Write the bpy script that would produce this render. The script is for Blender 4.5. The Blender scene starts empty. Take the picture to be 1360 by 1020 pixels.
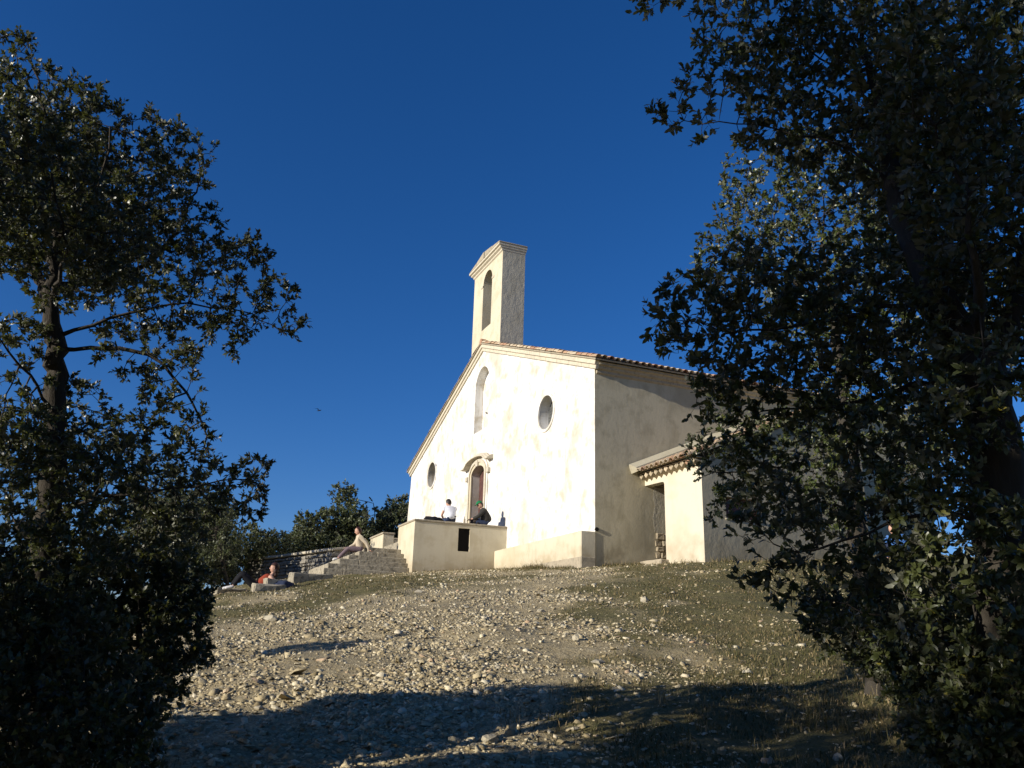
import bpy, bmesh, math, random
import numpy as np
from mathutils import Vector, Matrix, Quaternion
S = bpy.context.scene
C = S.collection
R = math.radians

# ------------------------------------------------------------ camera, sky, sun, exposure
CAM = (20.46, -11.22, -2.235)
YAW, PITCH, ROLL = 1.17273, 0.30500, 0.02858
def cam_axes():
    fw = Vector((-math.sin(YAW)*math.cos(PITCH), math.cos(YAW)*math.cos(PITCH), math.sin(PITCH)))
    r = Vector((math.cos(YAW), math.sin(YAW), 0)); u = r.cross(fw)
    c, s = math.cos(ROLL), math.sin(ROLL)
    return c*r+s*u, -s*r+c*u, fw
cd = bpy.data.cameras.new('camera'); cd.sensor_width = 36; cd.lens = 29.34
cd.clip_start = 0.05; cd.clip_end = 2000
cam = bpy.data.objects.new('camera', cd); C.objects.link(cam)
r_, u_, f_ = cam_axes()
m = Matrix((r_, u_, -f_)).transposed().to_4x4(); m.translation = CAM
cam.matrix_world = m
S.camera = cam
SUN_EL, SUN_OFF = R(16.5), R(7.0)           # low sun, almost square on to the front of the chapel
to_sun = Vector((math.sin(SUN_OFF)*math.cos(SUN_EL), -math.cos(SUN_OFF)*math.cos(SUN_EL), math.sin(SUN_EL)))
w = bpy.data.worlds.new('World'); S.world = w; w.use_nodes = True
nt = w.node_tree; bg = nt.nodes['Background']
sky = nt.nodes.new('ShaderNodeTexSky'); sky.sky_type = 'NISHITA'; sky.sun_disc = False
sky.sun_elevation = SUN_EL; sky.sun_rotation = math.pi-SUN_OFF
sky.altitude = 600; sky.air_density = 1.0; sky.dust_density = 0.5; sky.ozone_density = 5.5
hs = nt.nodes.new('ShaderNodeHueSaturation'); hs.inputs['Saturation'].default_value = 1.16   # the camera's vivid blue
nt.links.new(sky.outputs[0], hs.inputs['Color']); wb = nt.nodes.new('ShaderNodeMix'); wb.data_type = 'RGBA'; wb.blend_type = 'MULTIPLY'; wb.inputs[0].default_value = 1; wb.inputs[7].default_value = (1.04, .95, 1.14, 1)
nt.links.new(hs.outputs[0], wb.inputs[6]); nt.links.new(wb.outputs[2], bg.inputs[0]); bg.inputs[1].default_value = 0.085
sd = bpy.data.lights.new('sun', 'SUN'); sd.energy = 5.0; sd.angle = R(0.55); sd.color = (1.0, 0.93, 0.82)
so = bpy.data.objects.new('sun', sd); C.objects.link(so); so.location = (0, -40, 30)
so.rotation_euler = (-to_sun).to_track_quat('-Z', 'Y').to_euler()
S.view_settings.view_transform = 'Standard'; S.view_settings.look = 'None'
S.view_settings.exposure = 0.30; S.view_settings.gamma = 1.0; S.view_settings.use_curve_mapping = False

# ------------------------------------------------------------ helpers
def tag(o, label=None, cat=None, group=None, kind=None):
    if label: o['label'] = label
    if cat: o['category'] = cat
    if group: o['group'] = group
    if kind: o['kind'] = kind
    return o
def empty(name, loc=(0, 0, 0), rz=0, label=None, cat=None, group=None):
    o = bpy.data.objects.new(name, None); C.objects.link(o); o.location = loc; o.rotation_euler = (0, 0, rz)
    o.empty_display_size = .2
    return tag(o, label, cat, group)
def link(name, me, mat=None, parent=None, smooth=False):
    o = bpy.data.objects.new(name, me); C.objects.link(o)
    if mat and not me.materials: me.materials.append(mat)
    if parent: o.parent = parent
    if smooth: me.shade_smooth()
    return o
def np_mesh(name, V, F, attr=None):
    """V (n,3), F (m,k) with one k for all faces"""
    V = np.ascontiguousarray(V, np.float32); F = np.ascontiguousarray(F, np.int32)
    me = bpy.data.meshes.new(name); k = F.shape[1]
    me.vertices.add(len(V)); me.vertices.foreach_set('co', V.ravel())
    me.loops.add(F.size); me.loops.foreach_set('vertex_index', F.ravel())
    me.polygons.add(len(F)); me.polygons.foreach_set('loop_start', np.arange(0, F.size, k, dtype=np.int32))
    me.update(calc_edges=True)
    for an, av in (attr or {}).items():
        a = me.attributes.new(an, 'FLOAT', 'POINT'); a.data.foreach_set('value', np.ascontiguousarray(av, np.float32))
    return me
class MB:
    """collects simple shapes into one mesh"""
    def __init__(s): s.v = []; s.f = []
    def add(s, vs, fs):
        b = len(s.v); s.v += [tuple(v) for v in vs]; s.f += [tuple(i+b for i in f) for f in fs]; return s
    def box(s, x0, x1, y0, y1, z0, z1):
        return s.add([(x0,y0,z0),(x1,y0,z0),(x1,y1,z0),(x0,y1,z0),(x0,y0,z1),(x1,y0,z1),(x1,y1,z1),(x0,y1,z1)],
                     [(0,3,2,1),(4,5,6,7),(0,1,5,4),(1,2,6,5),(2,3,7,6),(3,0,4,7)])
    def prism(s, prof, a, b, fn):
        """closed 2-D outline swept from parameter a to b; fn(p, q, t) gives the 3-D point"""
        n = len(prof)
        vs = [fn(p, q, a) for p, q in prof]+[fn(p, q, b) for p, q in prof]
        return s.add(vs, [tuple(range(n-1, -1, -1)), tuple(range(n, 2*n))]+[(i, (i+1) % n, n+(i+1) % n, n+i) for i in range(n)])
    def sweep(s, prof, path, up):
        """open sweep of a closed outline along a path in the plane normal to up"""
        n = len(prof); P = [Vector(p) for p in path]; up = Vector(up); vs = []
        for i, p in enumerate(P):
            t = (P[min(i+1, len(P)-1)]-P[max(i-1, 0)]).normalized(); sd_ = up.cross(t).normalized()
            vs += [p+sd_*a+up*b for a, b in prof]
        fs = [tuple(range(n)), tuple(range((len(P)-1)*n+n-1, (len(P)-1)*n-1, -1))]
        for k in range(len(P)-1):
            for i in range(n): j = (i+1) % n; fs.append((k*n+i, (k+1)*n+i, (k+1)*n+j, k*n+j))
        return s.add(vs, fs)
    def tube(s, pts, rad, n=8, caps=True):
        P = [Vector(p) for p in pts]; rad = rad if hasattr(rad, '__len__') else [rad]*len(P); vs = []
        for i, p in enumerate(P):
            t = (P[min(i+1, len(P)-1)]-P[max(i-1, 0)]).normalized()
            a = t.orthogonal().normalized() if abs(t.z) < .99 else Vector((1, 0, 0)); a = (a-t*a.dot(t)).normalized(); b = t.cross(a)
            vs += [p+(a*math.cos(2*math.pi*k/n)+b*math.sin(2*math.pi*k/n))*rad[i] for k in range(n)]
        fs = [(k*n+i, k*n+(i+1) % n, (k+1)*n+(i+1) % n, (k+1)*n+i) for k in range(len(P)-1) for i in range(n)]
        if caps: fs += [tuple(range(n-1, -1, -1)), tuple(range((len(P)-1)*n, len(P)*n))]
        return s.add(vs, fs)
    def mesh(s, name):
        me = bpy.data.meshes.new(name); me.from_pydata(s.v, [], s.f)
        bm = bmesh.new(); bm.from_mesh(me); bmesh.ops.recalc_face_normals(bm, faces=bm.faces); bm.to_mesh(me); bm.free()
        return me
    def build(s, name, mat, parent=None, bevel=0, smooth=False, rough=0, cuts=0, seed=0):
        me = s.mesh(name)
        if bevel or rough:
            bm = bmesh.new(); bm.from_mesh(me)
            if bevel: bmesh.ops.bevel(bm, geom=list(bm.edges), offset=bevel, segments=1, affect='EDGES', clamp_overlap=True)
            if rough:
                if cuts: bmesh.ops.subdivide_edges(bm, edges=[e for e in bm.edges if e.calc_length() > .25], cuts=cuts, use_grid_fill=True)
                g = random.Random(seed)
                for v in bm.verts: v.co += Vector((g.uniform(-1, 1), g.uniform(-1, 1), g.uniform(-1, 1)))*rough
            bm.to_mesh(me); bm.free()
        return link(name, me, mat, parent, smooth)
def holed(name, outer, holes, to3d, depths, mat, parent, rev_mat=None):
    """a wall face with openings and their reveals. depths: reveal depth per opening"""
    bm = bmesh.new(); loops = []
    for lp in [outer]+holes:
        vs = [bm.verts.new(to3d(p[0], p[1], 0)) for p in lp]
        loops.append(vs)
        for i in range(len(vs)): bm.edges.new((vs[i], vs[(i+1) % len(vs)]))
    bmesh.ops.triangle_fill(bm, use_beauty=True, use_dissolve=False, edges=list(bm.edges))
    bm.normal_update()
    for lp, vs, d in zip(holes, loops[1:], depths):
        b = [bm.verts.new(to3d(p[0], p[1], d)) for p in lp]
        for i in range(len(vs)):
            j = (i+1) % len(vs); bm.faces.new((vs[i], vs[j], b[j], b[i]))
    bmesh.ops.recalc_face_normals(bm, faces=bm.faces)
    me = bpy.data.meshes.new(name); bm.to_mesh(me); bm.free()
    return link(name, me, mat, parent)
def lattice(seed, n=256):
    return np.random.default_rng(seed).random((n, n)).astype(np.float64)
_L = [lattice(i) for i in range(6)]
def noise2(x, y, sc, k=0):
    L = _L[k % 6]; n = L.shape[0]
    u = np.asarray(x, float)/sc+37.3*k; v = np.asarray(y, float)/sc+91.7*k
    i = np.floor(u).astype(int); j = np.floor(v).astype(int); a = u-i; b = v-j
    a = a*a*(3-2*a); b = b*b*(3-2*b)
    g = lambda p, q: L[p % n, q % n]
    return (g(i, j)*(1-a)+g(i+1, j)*a)*(1-b)+(g(i, j+1)*(1-a)+g(i+1, j+1)*a)*b

# ------------------------------------------------------------ materials
class N:
    """tiny node-tree writer"""
    def __init__(s, name, rough=.8, spec=.3):
        s.m = bpy.data.materials.new(name); s.m.use_nodes = True; s.t = s.m.node_tree
        s.p = s.t.nodes['Principled BSDF']; s.p.inputs['Roughness'].default_value = rough
        s.p.inputs['Specular IOR Level'].default_value = spec
    def n(s, typ, **kw):
        o = s.t.nodes.new(typ)
        for k, v in kw.items(): setattr(o, k, v)
        return o
    def l(s, a, b): s.t.links.new(a, b)
    def coord(s, scale=(1, 1, 1), kind='Object'):
        tc = s.n('ShaderNodeTexCoord'); mp = s.n('ShaderNodeMapping'); mp.inputs['Scale'].default_value = scale
        if kind == 'World':
            g = s.n('ShaderNodeNewGeometry'); s.l(g.outputs['Position'], mp.inputs[0])
        else: s.l(tc.outputs[kind], mp.inputs[0])
        return mp.outputs[0]
    def noise(s, co, scale, detail=4, rough=.55):
        o = s.n('ShaderNodeTexNoise'); o.inputs['Scale'].default_value = scale; o.inputs['Detail'].default_value = detail
        o.inputs['Roughness'].default_value = rough; s.l(co, o.inputs['Vector']); return o.outputs['Fac']
    def ramp(s, fac, stops, interp='LINEAR'):
        o = s.n('ShaderNodeValToRGB'); o.color_ramp.interpolation = interp; e = o.color_ramp.elements
        for i, (p, c) in enumerate(stops):
            if i > 1: e.new(p)
            e[i].position = p; e[i].color = (*c, 1) if hasattr(c, '__len__') else (c, c, c, 1)
        s.l(fac, o.inputs[0]); return o.outputs[0]
    def mix(s, fac, a, b, mode='MIX'):
        o = s.n('ShaderNodeMix', data_type='RGBA', blend_type=mode)
        for i, v in ((0, fac), (6, a), (7, b)):
            if hasattr(v, 'is_linked'): s.l(v, o.inputs[i])
            elif i == 0: o.inputs[0].default_value = v
            else: o.inputs[i].default_value = (*v, 1)
        return o.outputs[2]
    def attr(s, name):
        o = s.n('ShaderNodeAttribute', attribute_name=name); return o.outputs['Fac']
    def rnd(s):
        o = s.n('ShaderNodeObjectInfo'); return o.outputs['Random']
    def bump(s, h, dist=.01, strength=.6):
        o = s.n('ShaderNodeBump'); o.inputs['Distance'].default_value = dist; o.inputs['Strength'].default_value = strength
        s.l(h, o.inputs['Height']); s.l(o.outputs[0], s.p.inputs['Normal'])
    def col(s, c):
        if hasattr(c, 'is_linked'): s.l(c, s.p.inputs['Base Color'])
        else: s.p.inputs['Base Color'].default_value = (*c, 1)
        return s
def flat(name, c, rough=.7, spec=.3, var=.15, bump=0, bscale=60):
    k = N(name, rough, spec); co = k.coord()
    f = k.noise(co, bscale*.2, 5)
    k.col(k.ramp(f, [(.3, tuple(v*(1-var) for v in c)), (.7, tuple(v*(1+var) for v in c))]))
    if bump: k.bump(k.noise(co, bscale, 4), bump)
    return k.m
def plaster(name, base, stain, streak=.5, patch=.5, bump=.006, bscale=14, dirt=(.32, .25, .15), coarse=0, drips=0):
    k = N(name, .9, .2); co = k.coord(kind='World')
    big = k.noise(co, .55, 6, .6)
    mid = k.noise(co, 2.1, 6, .62)
    st = k.noise(k.coord((2.0, 2.0, .34), 'World'), 1.5, 7, .68)
    c = k.mix(k.ramp(big, [(.47, 0.), (.62, patch)]), base, stain)
    c = k.mix(k.ramp(mid, [(.49, 0.), (.63, patch)]), c, stain)
    c = k.mix(k.ramp(st, [(.55, 0.), (.74, streak)]), c, tuple(v*.78 for v in stain))
    if drips:   # rust and soot runs below ledges
        dn = k.noise(k.coord((4.5, 4.5, .22), 'World'), 1.6, 6, .62); gate = k.ramp(k.noise(co, .8, 3), [(.42, 0.), (.6, 1.)])
        mm = k.n('ShaderNodeMath', operation='MULTIPLY'); k.l(k.ramp(dn, [(.60, 0.), (.72, drips)]), mm.inputs[0]); k.l(gate, mm.inputs[1])
        c = k.mix(mm.outputs[0], c, (.34, .25, .15))
    c = k.mix(k.ramp(k.noise(co, 26, 3), [(.35, .0), (.8, .18)]), c, tuple(v*.8 for v in base))
    # splash dirt at the foot of the wall
    g = k.n('ShaderNodeNewGeometry'); sx = k.n('ShaderNodeSeparateXYZ'); k.l(g.outputs['Position'], sx.inputs[0])
    mr = k.n('ShaderNodeMapRange'); mr.inputs[1].default_value = .75; mr.inputs[2].default_value = -.05
    k.l(sx.outputs[2], mr.inputs[0])
    mu = k.n('ShaderNodeMath', operation='MULTIPLY'); k.l(mr.outputs[0], mu.inputs[0]); k.l(k.ramp(mid, [(.3, .1), (.65, .8)]), mu.inputs[1])
    c = k.mix(mu.outputs[0], c, dirt)
    k.col(c)
    h = k.noise(co, bscale, 6, .65)
    if coarse:
        ad = k.n('ShaderNodeMath', operation='MULTIPLY_ADD'); k.l(k.noise(k.coord((1, 1, .5), 'World'), 5.5, 4), ad.inputs[0]); ad.inputs[1].default_value = coarse; k.l(h, ad.inputs[2]); h = ad.outputs[0]
    k.bump(h, bump, .8)
    return k.m
M = {}
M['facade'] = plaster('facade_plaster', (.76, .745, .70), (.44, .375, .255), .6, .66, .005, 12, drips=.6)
M['cream'] = plaster('cream_plaster', (.59, .53, .39), (.48, .41, .27), .5, .6, .005, 14, drips=.3)
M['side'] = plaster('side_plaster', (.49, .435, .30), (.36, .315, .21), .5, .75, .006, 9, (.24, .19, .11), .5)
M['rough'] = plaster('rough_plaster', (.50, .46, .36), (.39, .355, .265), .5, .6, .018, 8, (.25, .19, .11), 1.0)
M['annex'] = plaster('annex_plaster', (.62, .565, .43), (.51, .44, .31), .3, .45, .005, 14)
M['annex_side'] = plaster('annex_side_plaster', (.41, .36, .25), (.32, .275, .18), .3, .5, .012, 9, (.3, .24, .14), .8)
def stone_mat(name, a, b, obj=True, bump=.012, bs=18, lichen=.35):
    k = N(name, .92, .2); co = k.coord(kind='World')
    f = k.noise(co, 3.5, 6, .6); c = k.mix(f, a, b)
    if obj: c = k.mix(k.ramp(k.rnd(), [(0., .0), (1., .45)]), c, tuple(v*.6 for v in a))
    c = k.mix(k.ramp(k.noise(co, 9, 5, .65), [(.5, 0.), (.62, lichen)]), c, (.13, .115, .085))
    k.col(c); k.bump(k.noise(co, bs, 6, .65), bump, .9); return k.m
M['step'] = stone_mat('step_limestone', (.44, .39, .29), (.28, .245, .175), True, .02, 12, .8)
M['cornice'] = stone_mat('cornice_limestone', (.66, .60, .47), (.54, .47, .34), True, .006, 20, .2)
M['coping'] = stone_mat('coping_limestone', (.46, .40, .29), (.36, .30, .21), True, .008, 20, .4)
M['drystone'] = stone_mat('dry_stone', (.36, .33, .27), (.22, .20, .165), True, .02, 14, .5)
M['rubble'] = stone_mat('rubble_stone', (.50, .42, .29), (.34, .27, .17), True, .02, 14, .4)
M['rock'] = stone_mat('limestone_rock', (.50, .45, .33), (.38, .33, .23), True, .02, 25, .35)
def tile_mat(name, attr):
    k = N(name, .85, .25); co = k.coord(kind='World')
    r = k.attr('tint') if attr else k.rnd()
    c = k.ramp(r, [(0., (.56, .47, .33)), (.45, (.48, .37, .24)), (.7, (.44, .27, .16)), (.88, (.38, .20, .12)), (1., (.32, .25, .18))])
    c = k.mix(k.ramp(k.noise(co, 7, 5, .65), [(.45, 0.), (.7, .7)]), c, (.20, .17, .12))
    k.col(c); k.bump(k.noise(co, 30, 4), .006); return k.m
M['tile'] = tile_mat('roof_tile_clay', False); M['tiles'] = tile_mat('roof_tile_clay_field', True)
M['wood'] = flat('door_wood', (.085, .036, .03), .6, .3, .35, .004, 40)
M['iron'] = flat('dark_iron', (.010, .009, .008), .9, .1)
M['glass'] = flat('dark_leaded_glass', (.10, .105, .10), .35, .4, .4, .01, 30)
M['mesh_grey'] = flat('grey_grille', (.22, .22, .205), .6, .3)
M['dark'] = flat('dark_interior', (.05, .045, .04), .95, .1)
M['mortar'] = plaster('mortar_cap', (.42, .38, .275), (.33, .29, .20), .2, .4, .01, 12)
def bark(name, a, b):
    k = N(name, .95, .15); co = k.coord((1, 1, .25), 'World')
    f = k.noise(co, 30, 6, .7); k.col(k.mix(f, a, b)); k.bump(f, .02, 1); return k.m
M['bark'] = bark('oak_bark', (.025, .021, .016), (.085, .074, .058))
M['bark_pale'] = bark('twig_bark', (.10, .088, .07), (.22, .20, .165))
def leaf_mat(name, ramp, back, rough=.38, trans=.14):
    k = N(name, rough, .5); r = k.attr('tint')
    top = k.ramp(r, ramp)
    g = k.n('ShaderNodeNewGeometry')
    k.col(k.mix(g.outputs['Backfacing'], top, back))
    tr = k.n('ShaderNodeBsdfTranslucent'); k.l(k.mix(.5, top, (.16, .17, .02)), tr.inputs[0])
    ms = k.n('ShaderNodeMixShader'); ms.inputs[0].default_value = trans
    k.l(k.p.outputs[0], ms.inputs[1]); k.l(tr.outputs[0], ms.inputs[2])
    k.l(ms.outputs[0], k.t.nodes['Material Output'].inputs[0]); return k.m
M['leaf'] = leaf_mat('oak_leaf', [(0., (.032, .038, .012)), (.55, (.060, .072, .022)), (.9, (.090, .102, .034)), (.97, (.13, .13, .035)), (1., (.34, .28, .03))], (.135, .14, .095), .40, .25)
M['leaf_green'] = leaf_mat('oak_leaf_fresh', [(0., (.036, .052, .016)), (.5, (.07, .092, .025)), (.9, (.11, .13, .034)), (1., (.22, .22, .03))], (.14, .15, .09), .36, .22)
M['leaf_far'] = leaf_mat('oak_leaf_distant', [(0., (.050, .064, .024)), (.6, (.095, .115, .042)), (1., (.17, .17, .07))], (.12, .13, .08), .5, .2)

# ------------------------------------------------------------ the hill
CP = np.array([(20.46,-11.22,-3.83),(0,0,-.08),(-6.3,-3.3,-.02),(-2.6,-.5,0),(1,1.6,.0),(2.8,1.6,-.06),(3,4,.03),(-6.6,-6,-.3),(10,-5.6,-1.9),(5,-2.8,-.95),(2.2,-1.4,-.5),(-1,-5,-.62),(1,-7.5,-1.1),(-3.3,-8.4,-1.02), (4,6.5,.28),(4,13,.5),(12,4,-1.6),(-8,-9,-.75),(-12,-14,-1.7),(8,-14,-2.75),(14.4,-10.5,-3.02),(15.5,-6,-2.75),(22,0,-3.0),(32,-20,-5.8),(-20,6,.1),(18,-24,-5.0),(-9,17,.6),(-24,-16,-2.2),(-40,0,-1.5),(40,10,-5),(10,30,-1),(-10,-40,-6),(-30,30,-1)], float)
def _tps(d): return np.where(d > 1e-9, d*d*np.log(np.maximum(d, 1e-9)), 0)
_n = len(CP)
_K = _tps(np.linalg.norm(CP[:, None, :2]-CP[None, :, :2], axis=2))+np.eye(_n)
_Q = np.c_[np.ones(_n), CP[:, :2]]
_s = np.linalg.solve(np.block([[_K, _Q], [_Q.T, np.zeros((3, 3))]]), np.r_[CP[:, 2], 0, 0, 0])
def hill(x, y):
    """smooth height of the hill"""
    x = np.asarray(x, float); y = np.asarray(y, float)
    d = np.sqrt((x[..., None]-CP[:, 0])**2+(y[..., None]-CP[:, 1])**2)
    z = _tps(d)@_s[:_n]+_s[_n]+_s[_n+1]*x+_s[_n+2]*y
    q = np.hypot(x, y); t = np.clip((q-38)/60, 0, 1); t = t*t*(3-2*t)
    return z*(1-t)+(-9-.05*np.minimum(q, 400))*t
def smooth(a, b, v):
    t = np.clip((v-a)/(b-a), 0, 1); return t*t*(3-2*t)
def relief(x, y):
    q = smooth(.3, 2.2, np.maximum(np.maximum(-9-x, x-2.8), np.maximum(-3.6-y, 0)*1.0+0*x)+.2)
    far = smooth(40, 25, np.hypot(x-8, y+5))
    strata = noise2(x*.45+y*1.1, x*1.1-y*.35, .8, 3)
    return ((noise2(x, y, 2.3, 0)-.5)*.10+(noise2(x, y, .8, 1)-.5)*.07+(noise2(x, y, .27, 2)-.5)*.045+(strata-.5)*.06)*q*far
def ground_z(x, y): return hill(x, y)+relief(x, y)
def grassy(x, y):
    """0 bare stony scree, 1 turf"""
    line = -2.3-(np.asarray(x)-4.5)*.60            # the turf lies to the right of this line
    right = smooth(-2.2, 1.6, np.asarray(y)-line)
    top = smooth(7.5, 1.5, np.asarray(x)+.25*(np.asarray(y)+4))*.72
    left = smooth(-10.2, -12.5, np.asarray(y))*.5
    fore = smooth(13.6, 15.2, np.asarray(x)+.15*(np.asarray(y)+8))*.45
    g = np.maximum.reduce([right*.95, top, left, fore])
    n = noise2(x, y, 1.9, 4)*.6+noise2(x, y, .6, 5)*.4
    return np.clip(g+(n-.5)*1.25*(.62+g*.7), 0, 1)
def axis(lo, hi, step, far):
    a = np.arange(lo, hi, step); out = []; s = step; p = hi
    while p < far: out.append(p); s *= 1.25; p += s
    neg = []; s = step; p = lo-step
    while p > -far: neg.append(p); s *= 1.25; p -= s
    return np.r_[neg[::-1], a, out]
gx = axis(-12, 21, .11, 700); gy = axis(-15, 9, .11, 700)
X, Y = np.meshgrid(gx, gy, indexing='ij')
Z = ground_z(X, Y); nx, ny = X.shape
idx = np.arange(nx*ny).reshape(nx, ny)
F = np.stack([idx[:-1, :-1], idx[1:, :-1], idx[1:, 1:], idx[:-1, 1:]], -1).reshape(-1, 4)
k = N('hill_soil', .95, .15); co = k.coord(kind='World')
f1 = k.noise(co, 1.6, 6, .65); f2 = k.noise(co, 9, 6, .7); f3 = k.noise(co, 45, 4, .65)
soil = k.mix(f1, (.32, .255, .14), (.43, .35, .205)); soil = k.mix(k.ramp(f2, [(.46, 0.), (.64, .8)]), soil, (.54, .455, .28))
soil = k.mix(k.ramp(f3, [(.46, 0.), (.62, .7)]), soil, (.17, .135, .075))
turf = k.mix(f2, (.075, .07, .026), (.19, .165, .068)); turf = k.mix(k.ramp(f1, [(.45, 0.), (.7, .6)]), turf, (.19, .145, .065))
turf = k.mix(k.ramp(f3, [(.5, 0.), (.7, .5)]), turf, (.24, .21, .12))
fac = k.n('ShaderNodeMath', operation='MULTIPLY_ADD'); k.l(f2, fac.inputs[0]); fac.inputs[1].default_value = .9; 
sub = k.n('ShaderNodeMath', operation='SUBTRACT'); k.l(k.attr('grass'), sub.inputs[0]); sub.inputs[1].default_value = .45; k.l(sub.outputs[0], fac.inputs[2])
k.col(k.mix(k.ramp(fac.outputs[0], [(.3, 0.), (.62, 1.)]), soil, turf))
hm = k.n('ShaderNodeMath', operation='MULTIPLY_ADD'); k.l(f3, hm.inputs[0]); hm.inputs[1].default_value = .35; k.l(f2, hm.inputs[2])
k.bump(hm.outputs[0], .05, 1.0); M['ground'] = k.m
me = np_mesh('ground', np.stack([X, Y, Z], -1).reshape(-1, 3), F, {'grass': grassy(X, Y).ravel()})
tag(link('ground', me, M['ground'], None, True), kind='structure')

# ------------------------------------------------------------ the chapel
W, HW, HR = 18.54, 5.69, 9.19; XC = -W/2; LEN = 13.0
SL = (HR-HW)/(W/2); TH = math.atan(SL)
chapel = empty('chapel', (0, 0, 0), 0, 'white plastered chapel on the hilltop with a bell gable above its pediment', 'chapel')
def circle(cx, cz, r, n=40, sx=1): return [(cx+r*sx*math.cos(2*math.pi*i/n), cz+r*math.sin(2*math.pi*i/n)) for i in range(n)]
def arch(x0, x1, z0, zs, n=18, rise=None):
    """opening with a round (or flatter) head"""
    c = (x0+x1)/2; h = (x1-x0)/2; rise = h if rise is None else rise
    return [(x0, z0), (x1, z0)]+[(c+h*math.cos(math.pi*i/n), zs+rise*math.sin(math.pi*i/n)) for i in range(n+1)]
DOOR = arch(XC-.69, XC+.69, 1.0, 4.08, 14, .32)
NICHE = arch(XC-.76, XC+.76, 5.82, 7.68)
OC = [(XC-5.99, 5.085), (XC+5.99, 5.085)]
outer = [(-18.85, -1.5), (0, -1.5), (0, HW), (XC, HR), (-W, HW), (-18.58, 5.1), (-18.68, 4.4), (-18.79, 3.6), (-18.85, 2.4)]
fac3 = lambda p, q, d: (p, d, q)
holed('front_wall', outer, [DOOR, NICHE, circle(*OC[0], .565), circle(*OC[1], .565)], fac3, [.36, .36, .36, .36], M['facade'], chapel)
# long side wall (right), rear and far side
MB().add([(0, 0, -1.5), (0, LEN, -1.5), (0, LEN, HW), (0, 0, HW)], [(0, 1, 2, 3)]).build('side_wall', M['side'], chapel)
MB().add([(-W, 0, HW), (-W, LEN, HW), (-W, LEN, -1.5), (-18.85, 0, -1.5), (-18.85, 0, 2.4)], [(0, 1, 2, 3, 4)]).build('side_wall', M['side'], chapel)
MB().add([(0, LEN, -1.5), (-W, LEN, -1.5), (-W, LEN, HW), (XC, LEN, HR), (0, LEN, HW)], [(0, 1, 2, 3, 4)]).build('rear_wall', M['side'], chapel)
# niche back, oculus rings, panes
NI = MB().add([(p, .36, q) for p, q in NICHE], [tuple(range(len(NICHE)))]).build('niche', M['facade'], chapel)
MB().tube([(XC-.25, .36, 6.63), (XC-.25, .30, 6.63), (XC-.25, .29, 6.66)], .03, 6).build('hook', M['iron'], NI)
for cx, cz in OC:
    ring = MB(); n = 48; V = []
    for r, y in ((.56, .02), (.565, -.03), (.655, -.035), (.665, .01)):
        V += [(cx+r*math.cos(2*math.pi*i/n), y, cz+r*math.sin(2*math.pi*i/n)) for i in range(n)]
    ring.add(V, [(a*n+i, a*n+(i+1) % n, (a+1)*n+(i+1) % n, (a+1)*n+i) for a in range(3) for i in range(n)])
    rg = ring.build('oculus_frame', M['facade'], chapel, smooth=False)
    MB().add([(p, .355, q) for p, q in circle(cx, cz, .57)], [tuple(range(40))]).build('window_pane', M['glass'], rg)
    gr = MB()
    for i in range(-5, 6):
        h = math.sqrt(max(.56**2-(i*.1)**2, .001))
        gr.box(cx+i*.1-.006, cx+i*.1+.006, .325, .337, cz-h, cz+h); gr.box(cx-h, cx+h, .339, .35, cz+i*.1-.006, cz+i*.1+.006)
    gr.build('grille', M['mesh_grey'], rg)
# door
dr = MB()
for i in range(7):
    x0 = XC-.69+i*.1972; dr_top = 4.42
    pl = MB().box(x0+.004, x0+.193, .30, .345, 1.2, 4.05+.30*math.sqrt(max(0, 1-((x0+.1-XC)/.75)**2)))
    if i == 0: DR = empty('door'); DR.parent = chapel
    pl.build('plank', M['wood'], DR, bevel=.008)
MB().tube([(XC+.1, .30, 2.25), (XC+.1, .24, 2.25), (XC+.1, .24, 2.12), (XC+.1, .30, 2.12)], .012, 6).build('handle', M['iron'], DR)
MB().add([(p, .355, q) for p, q in DOOR], [tuple(range(len(DOOR)))]).build('door_backing', M['dark'], chapel)
# moulded surround in two steps
def band(a, b, y, z0=1.0):
    """flat band between the door outline grown by a and by b, y proud of the wall"""
    P = []
    for g in (a, b):
        n = 16; h = .69+g
        P.append([(XC-h, z0)]+[(XC-h*math.cos(math.pi*i/n), 4.08+(.32+g)*math.sin(math.pi*i/n)) for i in range(n+1)]+[(XC+h, z0)])
    A, B = P; n = len(A); V = [(p, -y, q) for p, q in A]+[(p, -y, q) for p, q in B]+[(p, .02, q) for p, q in A]+[(p, .02, q) for p, q in B]
    Fc = []
    for i in range(n-1):
        Fc += [(i, i+1, n+i+1, n+i), (2*n+i, 2*n+i+1, i+1, i), (n+i, n+i+1, 3*n+i+1, 3*n+i)]
    return MB().add(V, Fc)
sur = band(.0, .13, .055).build('door_surround', M['cream'], chapel)
band(.13, .24, .095).build('outer_moulding', M['cornice'], sur)
band(.24, .34, .05).build('outer_moulding', M['facade'], sur)
MB().box(XC-.12, XC+.12, -.13, .02, 4.36, 4.60).build('keystone', M['cornice'], sur, bevel=.01)
for s in (-1, 1):
    MB().box(XC+s*1.13-.1, XC+s*1.13+.1, -.12, .02, 3.95, 4.13).build('impost_block', M['cornice'], sur, bevel=.012)
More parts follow.
